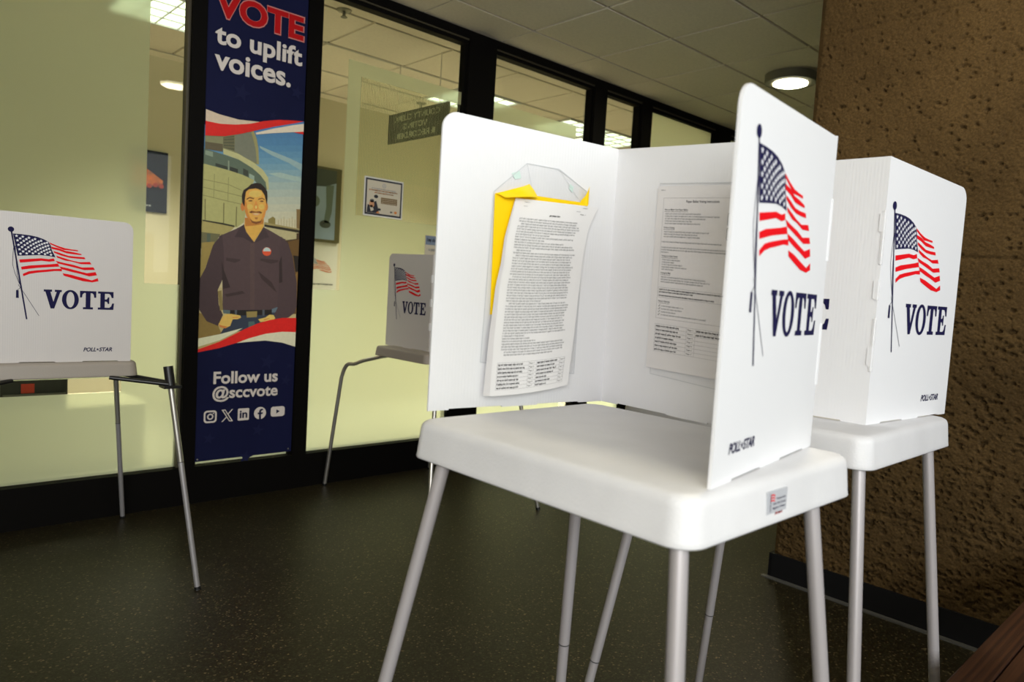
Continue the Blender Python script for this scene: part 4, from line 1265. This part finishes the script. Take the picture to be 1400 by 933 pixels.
def print_mesh(name, items, y, parent, step=.00004):
    me_v, me_f, cols = [], [], []
    for k, (c, pts) in enumerate(items):
        p2 = [(BX + u * 1e-4, BZ + v * 1e-4) for u, v in pts]
        tri = tessellate_polygon([[Vector((a_, b_, 0)) for a_, b_ in p2]])
        o_ = len(me_v)
        me_v += [(a_, y - step * k, b_) for a_, b_ in p2]
        for t_ in tri:
            me_f.append(tuple(i + o_ for i in t_)); cols.append(pcol(c))
    me_ = bpy.data.meshes.new(name)
    me_.from_pydata(me_v, [], me_f)
    at_ = me_.color_attributes.new('ink', 'FLOAT_COLOR', 'CORNER')
    buf = []
    for p_, c in zip(me_.polygons, cols):
        buf += [*c, 1.0] * len(p_.vertices)
    at_.data.foreach_set('color', buf)
    m = MATS.get('banner_photo_ink')
    if m is None:
        m = bpy.data.materials.new('banner_photo_ink'); MATS['banner_photo_ink'] = m
        t_, b_ = nt(m)
        a_ = t_.nodes.new('ShaderNodeVertexColor'); a_.layer_name = 'ink'
        n_ = t_.nodes.new('ShaderNodeTexNoise'); n_.inputs['Scale'].default_value = 70
        tc_ = t_.nodes.new('ShaderNodeTexCoord'); t_.links.new(tc_.outputs['Object'], n_.inputs['Vector'])
        r_ = t_.nodes.new('ShaderNodeMapRange'); r_.inputs['To Min'].default_value = .9; r_.inputs['To Max'].default_value = 1.1
        t_.links.new(n_.outputs['Fac'], r_.inputs['Value'])
        x_ = t_.nodes.new('ShaderNodeVectorMath'); x_.operation = 'SCALE'
        t_.links.new(a_.outputs['Color'], x_.inputs[0]); t_.links.new(r_.outputs[0], x_.inputs['Scale'])
        t_.links.new(x_.outputs[0], b_.inputs['Base Color'])
        b_.inputs['Roughness'].default_value = .6
    me_.materials.append(m)
    return link(name, me_, parent)


pp = print_mesh('photo_print', PRINT[:NPHOTO], BY - .0004, ban)
pp['label'] = 'printed photo of a smiling dark-haired man before a round grey building'
for k in range(NPHOTO, len(PRINT)):
    navy_ = PRINT[k][0] == (18, 22, 58)
    o = print_mesh('navy_print' if navy_ else 'ribbon_print', [PRINT[k]], BY - .0004 - .00004 * (k + 2), ban)
    if navy_:
        o.data.materials[0] = M_NAVYB
YT = BY - .0062
fx = lambda x, z: (x, YT, z)
for u, v, r in FAINT:
    g = MB()
    shape(g, star(BX + u * 1e-4, BZ + v * 1e-4, r * 1e-4, 1.35), lambda x, z: (x, YT + .0004, z), M_FAINT)
    g.build('faint_star', ban, fix=False)
g = MB()
text(g, 'VOTE', (1.3000, 2.374, 1.767, 2.5065), lambda x, z: (x, YT + .0002, z), M_PINK, .055)
text(g, 'VOTE', (1.3060, 2.3800, 1.7610, 2.5005), fx, M_REDB, .038)
g.build('headline_lettering', ban, fix=False)
for s, bx, bd in (('to uplift', (1.3108, 2.2225, 1.7589, 2.3455), .028), ('voices.', (1.3105, 2.1290, 1.7005, 2.2255), .028),
                  ('Follow us', (1.353, .5945, 1.690, .6575), .028), ('@sccvote', (1.350, .5035, 1.692, .5840), .026)):
    g = MB()
    text(g, s, bx, fx, M_TEXTW, bd)
    g.build('white_lettering', ban, fix=False)
# five social icons
g = MB()
z0, z1 = .400, .4625
ring(g, rrect(1.311, z0, 1.375, z1, .016), rrect(1.3195, z0 + .0085, 1.3665, z1 - .0085, .010), fx, M_TEXTW)
ring(g, disc(1.343, .4313, .0158, None, 24), disc(1.343, .4313, .0088, None, 24), fx, M_TEXTW)
shape(g, disc(1.3585, .4475, .0034, None, 10), fx, M_TEXTW)
g.build('camera_icon', ban, fix=False)
g = MB()
ring(g, [(1.398, z1), (1.4175, z1), (1.4585, z0), (1.439, z0)], [(1.4075, z1 - .005), (1.4155, z1 - .005), (1.449, z0 + .005), (1.441, z0 + .005)], fx, M_TEXTW)
shape(g, [(1.450, z1), (1.457, z1), (1.4345, .4375), (1.431, .4415)], fx, M_TEXTW); shape(g, [(1.399, z0), (1.406, z0), (1.4275, .4235), (1.424, .4275)], fx, M_TEXTW)
g.build('letter_x_icon', ban, fix=False)
g = MB()
shape(g, rrect(1.482, z0, 1.541, z1, .006), fx, M_TEXTW)
fy = lambda x, z: (x, YT - .0003, z)
text(g, 'in', (1.4915, z0 + .012, 1.5320, z1 - .011), fy, M_NAVYB, .03)
g.build('letter_in_icon', ban, fix=False)
g = MB()
shape(g, disc(1.5998, .4313, .0325, None, 32), fx, M_TEXTW)
shape(g, [(1.5945, .3990), (1.6055, .3990), (1.6055, .4255), (1.6140, .4255), (1.6155, .4345), (1.6055, .4345), (1.6055, .4415), (1.6085, .4450), (1.6150, .4450), (1.6150, .4530), (1.6065, .4540), (1.5985, .4510), (1.5945, .4430), (1.5945, .4345), (1.5870, .4345), (1.5870, .4255), (1.5945, .4255)], fy, M_NAVYB)
g.build('letter_f_icon', ban, fix=False)
g = MB()
shape(g, rrect(1.658, .4065, 1.736, .4600, .014), fx, M_TEXTW)
shape(g, [(1.689, .4225), (1.689, .4450), (1.7085, .4337)], fy, M_NAVYB)
g.build('play_icon', ban, fix=False)
for x, z in ((1.2877, .2185), (1.7665, .2228)):
    g = MB(); g.tube([(x, BY, z), (x, BY - .003, z)], .0042, M_STEEL, 12); g.build('rivet', ban)

# ================================================================= SIGNS AND PICTURES
YS = YP - .006
M_CREAMP = mat('certificate_paper', (.62, .56, .44), .6)
M_ORANGE = mat('orange_ink', (.70, .24, .06), .6)
M_DKNAVY = mat('dark_navy_ink', (.02, .022, .035), .6)
M_BROWN = mat('brown_ink', (.22, .14, .06), .6)
M_SKIN = mat('print_skin', (.60, .30, .16), .6)
t = thing('notice', 'small framed notice with a navy border taped on the striped pane', 'notice', (2.32, YS, 1.645))
g = MB(); g.box((2.186, YS, 1.534), (2.452, YS + .003, 1.757), M_WHITE); g.build('backing', t)
fq = lambda x, z: (x, YS - .0008, z)
g = MB(); ring(g, [(2.194, 1.749), (2.194, 1.542), (2.444, 1.542), (2.444, 1.749)], [(2.204, 1.739), (2.204, 1.552), (2.434, 1.552), (2.434, 1.739)], fq, M_DKNAVY); g.build('border', t, fix=False)
g = MB(); shape(g, [(2.204, 1.552), (2.434, 1.552), (2.434, 1.739), (2.204, 1.739)], fq, M_CREAMP); g.build('page', t, fix=False)
g = MB()
fq2 = lambda x, z: (x, YS - .0014, z)
fq3 = lambda x, z: (x, YS - .002, z)
rg = random.Random(4)
ring(g, disc(2.318, 1.716, .013, None, 18), disc(2.318, 1.716, .009, None, 18), fq2, M_INK)
shape(g, star(2.318, 1.716, .007), fq2, M_INK)
greek(g, 2.235, 2.40, 1.692, .005, fq2, M_INK, rg, 1.4)
greek(g, 2.218, 2.42, 1.681, .0065, fq2, M_ORANGE, rg, 2.0); greek(g, 2.255, 2.385, 1.668, .006, fq2, M_ORANGE, rg, 2.0)
shape(g, [(2.300, 1.612), (2.412, 1.612), (2.412, 1.648), (2.300, 1.648)], fq2, M_BROWN)
for k in range(3):
    greek(g, 2.304, 2.408, 1.637 - k * .0105, .004, fq3, M_CREAMP, rg, 1.2)
shape(g, [(2.207, 1.553), (2.290, 1.553), (2.284, 1.580), (2.268, 1.625), (2.245, 1.612), (2.225, 1.595), (2.212, 1.600)], fq2, M_DKNAVY)
shape(g, disc(2.239, 1.603, .017, .021), fq3, M_SKIN); shape(g, disc(2.240, 1.622, .015, .010), fq3, M_INK2)
shape(g, [(2.225, 1.592), (2.242, 1.600), (2.254, 1.570), (2.235, 1.560)], fq3, M_CREAMP)
shape(g, disc(2.266, 1.649, .014, .010), fq2, M_DKNAVY); shape(g, disc(2.292, 1.577, .010, .007), fq2, M_DKNAVY)
shape(g, [(2.268, 1.554), (2.296, 1.554), (2.282, 1.566)], fq3, M_ORANGE)
greek(g, 2.366, 2.392, 1.566, .008, fq2, M_INK2, rg, 2); shape(g, disc(2.404, 1.570, .010, .008), fq2, M_ORANGE)
g.build('notice_print', t, fix=False)

t = thing('notice', 'small notice with a blue heading above the low booth with bent steel legs', 'notice', (2.70, YS, 1.36))
g = MB(); g.box((2.632, YS, 1.28), (2.80, YS + .003, 1.462), M_CREAMP); g.build('page', t)
g = MB(); shape(g, [(2.634, 1.404), (2.798, 1.404), (2.798, 1.459), (2.634, 1.459)], lambda x, z: (x, YS - .0008, z), mat('blue_grey_ink', (.20, .25, .34), .6)); g.build('heading_block', t, fix=False)
g = MB(); greek(g, 2.645, 2.785, 1.424, .016, lambda x, z: (x, YS - .0014, z), M_DKNAVY, random.Random(1), 1.3); g.build('heading_text', t, fix=False); g = MB(); greek(g, 2.66, 2.78, 1.368, .012, lambda x, z: (x, YS - .0014, z), M_INK, random.Random(2), 1.3); g.build('body_text', t, fix=False)

# dark hanging sign in the office, read from the far side, so its letters run backwards
M_SIGN = mat('dark_sign_board', (.022, .023, .014), .8, spec=.08)
M_SIGNT = mat('sign_letters', (.55, .55, .38), .6)
t = thing('hanging_sign', 'dark hanging sign with backward letters seen through the striped pane', 'sign', (3.0, 4.33, 2.3))
g = MB(); g.box((3.0, 3.965, 2.190), (3.012, 4.70, 2.405), M_SIGN); g.build('board', t)
fg = lambda y, z: (2.9985, 4.70 - y, z)
g = MB()
text(g, 'COUNTY CLERK', (.09, 2.340, .64, 2.382), fg, M_SIGNT, .02, mirror=True)
text(g, 'VOTING', (.20, 2.276, .50, 2.318), fg, M_SIGNT, .02, mirror=True)
text(g, '& RECORDER', (.12, 2.212, .60, 2.254), fg, M_SIGNT, .02, mirror=True)
g.build('lettering', t, fix=False)
for y in (4.08, 4.58):
    g = MB(); g.tube([(3.006, y, 2.405), (3.006, y, CZ)], .003, M_STEEL, 8); g.build('hanger_rod', t)

YW = YB - .001
t = thing('picture', 'blue abstract picture on the office wall right of the banner', 'picture', (3.15, YW, 1.8))
g = MB(); g.box((2.90, YW - .03, 1.49), (3.315, YW, 2.15), mat('olive_picture_frame', (.10, .085, .03), .5)); g.build('frame', t)
g = MB(); g.box((2.92, YW - .032, 1.51), (3.262, YW - .029, 2.13), mat('blue_print', (.25, .32, .40), .5, noise=(3, .15))); g.build('canvas', t)
g = MB()
fw = lambda x, z: (x, YW - .0335, z)
M_DKG = mat('dark_green_print', (.055, .065, .05), .6); M_GRN = mat('grey_green_print', (.12, .15, .12), .6)
shape(g, [(2.95, 2.13), (3.262, 2.13), (3.262, 2.02), (3.16, 1.98), (3.05, 1.97), (2.95, 2.0)], fw, M_DKG)
shape(g, [(3.16, 1.99), (3.24, 2.0), (3.225, 1.75), (3.20, 1.66), (3.15, 1.66), (3.17, 1.80)], fw, M_GRN)
shape(g, disc(3.165, 1.645, .055, .035), fw, M_DKG); shape(g, disc(3.06, 1.84, .045, .05), fw, M_GRN)
g.build('brush_shapes', t, fix=False)

t = thing('poster', 'white poster with a waving flag on the office wall beside the banner', 'poster', (3.15, YW, 1.25))
g = MB(); g.box((2.88, YW - .004, .98), (3.318, YW - .001, 1.482), mat('poster_paper', (.66, .64, .56), .6)); g.build('page', t)
PF, PW = frame((2.955, YW - .004, .985), (3.32, YW - .004, .985))
M_NAVY_, M_RED_ = M_NAVY, M_RED
M_NAVY = mat('faded_navy_ink', (.10, .115, .12), .6); M_RED = mat('faded_red_ink', (.62, .18, .10), .6)
PFn = (Vector((2.945, YW - .005, .965)), Vector((1.13, 0, 0)), Vector((0, 0, .92)), Vector((0, -1, 0)))
flag_print(PFn, 0.0, .001, t)
g = MB(); greek(g, 3.085, 3.285, 1.102, .011, lambda x, z: (x, YW - .0062, z), M_NAVY, random.Random(8), 1.6); g.build('caption_print', t, fix=False)
M_NAVY, M_RED = M_NAVY_, M_RED_

t = thing('poster', 'black poster with an orange pattern on the office wall left of the banner', 'poster', (1.62, YW, 1.8))
g = MB(); g.box((1.56, YW - .012, 1.585), (1.832, YW - .001, 2.045), mat('black_poster', (.016, .018, .026), .8, spec=.05)); g.build('page', t)
g = MB()
fw = lambda x, z: (x, YW - .0128, z)
M_FIRE = mat('fire_orange_ink', (.72, .17, .02), .5, noise=(28, .5))
shape(g, [(1.57, 1.97), (1.70, 1.895), (1.80, 1.83), (1.795, 1.795), (1.74, 1.79), (1.70, 1.775), (1.60, 1.77), (1.57, 1.79)], fw, M_FIRE)
M_FIRE2 = mat('ember_red_ink', (.50, .05, .02), .5)
for k in range(5):
    shape(g, disc(1.62 + k * .042, 1.775 + (k % 2) * .008 + k * .003, .018), lambda x, z: (x, YW - .0134, z), M_FIRE2)
greek(g, 1.63, 1.72, 1.625, .012, fw, M_WHITE, random.Random(6), 1.4)
g.build('pattern_print', t, fix=False)

# dark crate inside, seen through the clear slot under the low booth
t = thing('cabinet', 'low cream office cabinet behind the frosted pane under the dark crate', 'cabinet', (.9, 4.75, 0))
g = MB(); g.box((.40, 4.50, 0), (1.30, 5.0, .34), M_WALLIN); g.build('body', t)
g = MB(); g.box((.39, 4.49, .34), (1.31, 5.01, .36), M_WALLIN); g.build('top', t)
t = thing('crate', 'dark crate with a red label seen through the clear slot under the low table', 'crate', (.75, 4.74, .36))
M_CR = mat('dark_crate', (.025, .024, .02), .5)
g = MB()
g.box((.60, 4.52, .361), (.905, 4.96, .372), M_CR)
for y0 in (4.52, 4.945):
    g.box((.60, y0, .372), (.905, y0 + .015, .52), M_CR)
for x0 in (.60, .89):
    g.box((x0, 4.535, .372), (x0 + .015, 4.945, .52), M_CR)
g.build('body', t)
g = MB(); g.box((.61, 4.507, .425), (.895, 4.52, .445), mat('grey_rail', (.12, .115, .09), .5)); g.build('rail', t)
g = MB(); g.box((.69, 4.5165, .45), (.75, 4.52, .50), mat('red_label', (.60, .05, .02), .5)); g.build('label_tag', t)

# ================================================================= BENCH
bench = thing('bench', 'reddish wooden bench top in the near corner beside the concrete wall', 'bench', (2.0, .1, 0))
ye = .378
for k, (wd) in enumerate((.062, .05, .05, .05, .05, .05, .062)):
    g = MB(); y1_ = ye; y0_ = ye - wd + .0025
    g.box((1.26, y0_, .415), (2.88, y1_, .45), M_WOOD)
    o = g.build('bench_plank', bench)
    bv = o.modifiers.new('bevel', 'BEVEL'); bv.width = .003; bv.segments = 2
    ye -= wd
for x in (1.42, 2.68):
    g = MB(); g.box((x, .03, 0), (x + .06, .10, .415), M_WOOD); g.box((x, .27, 0), (x + .06, .34, .415), M_WOOD); g.box((x, .10, .34), (x + .06, .27, .414), M_WOOD)
    g.build('bench_leg', bench)
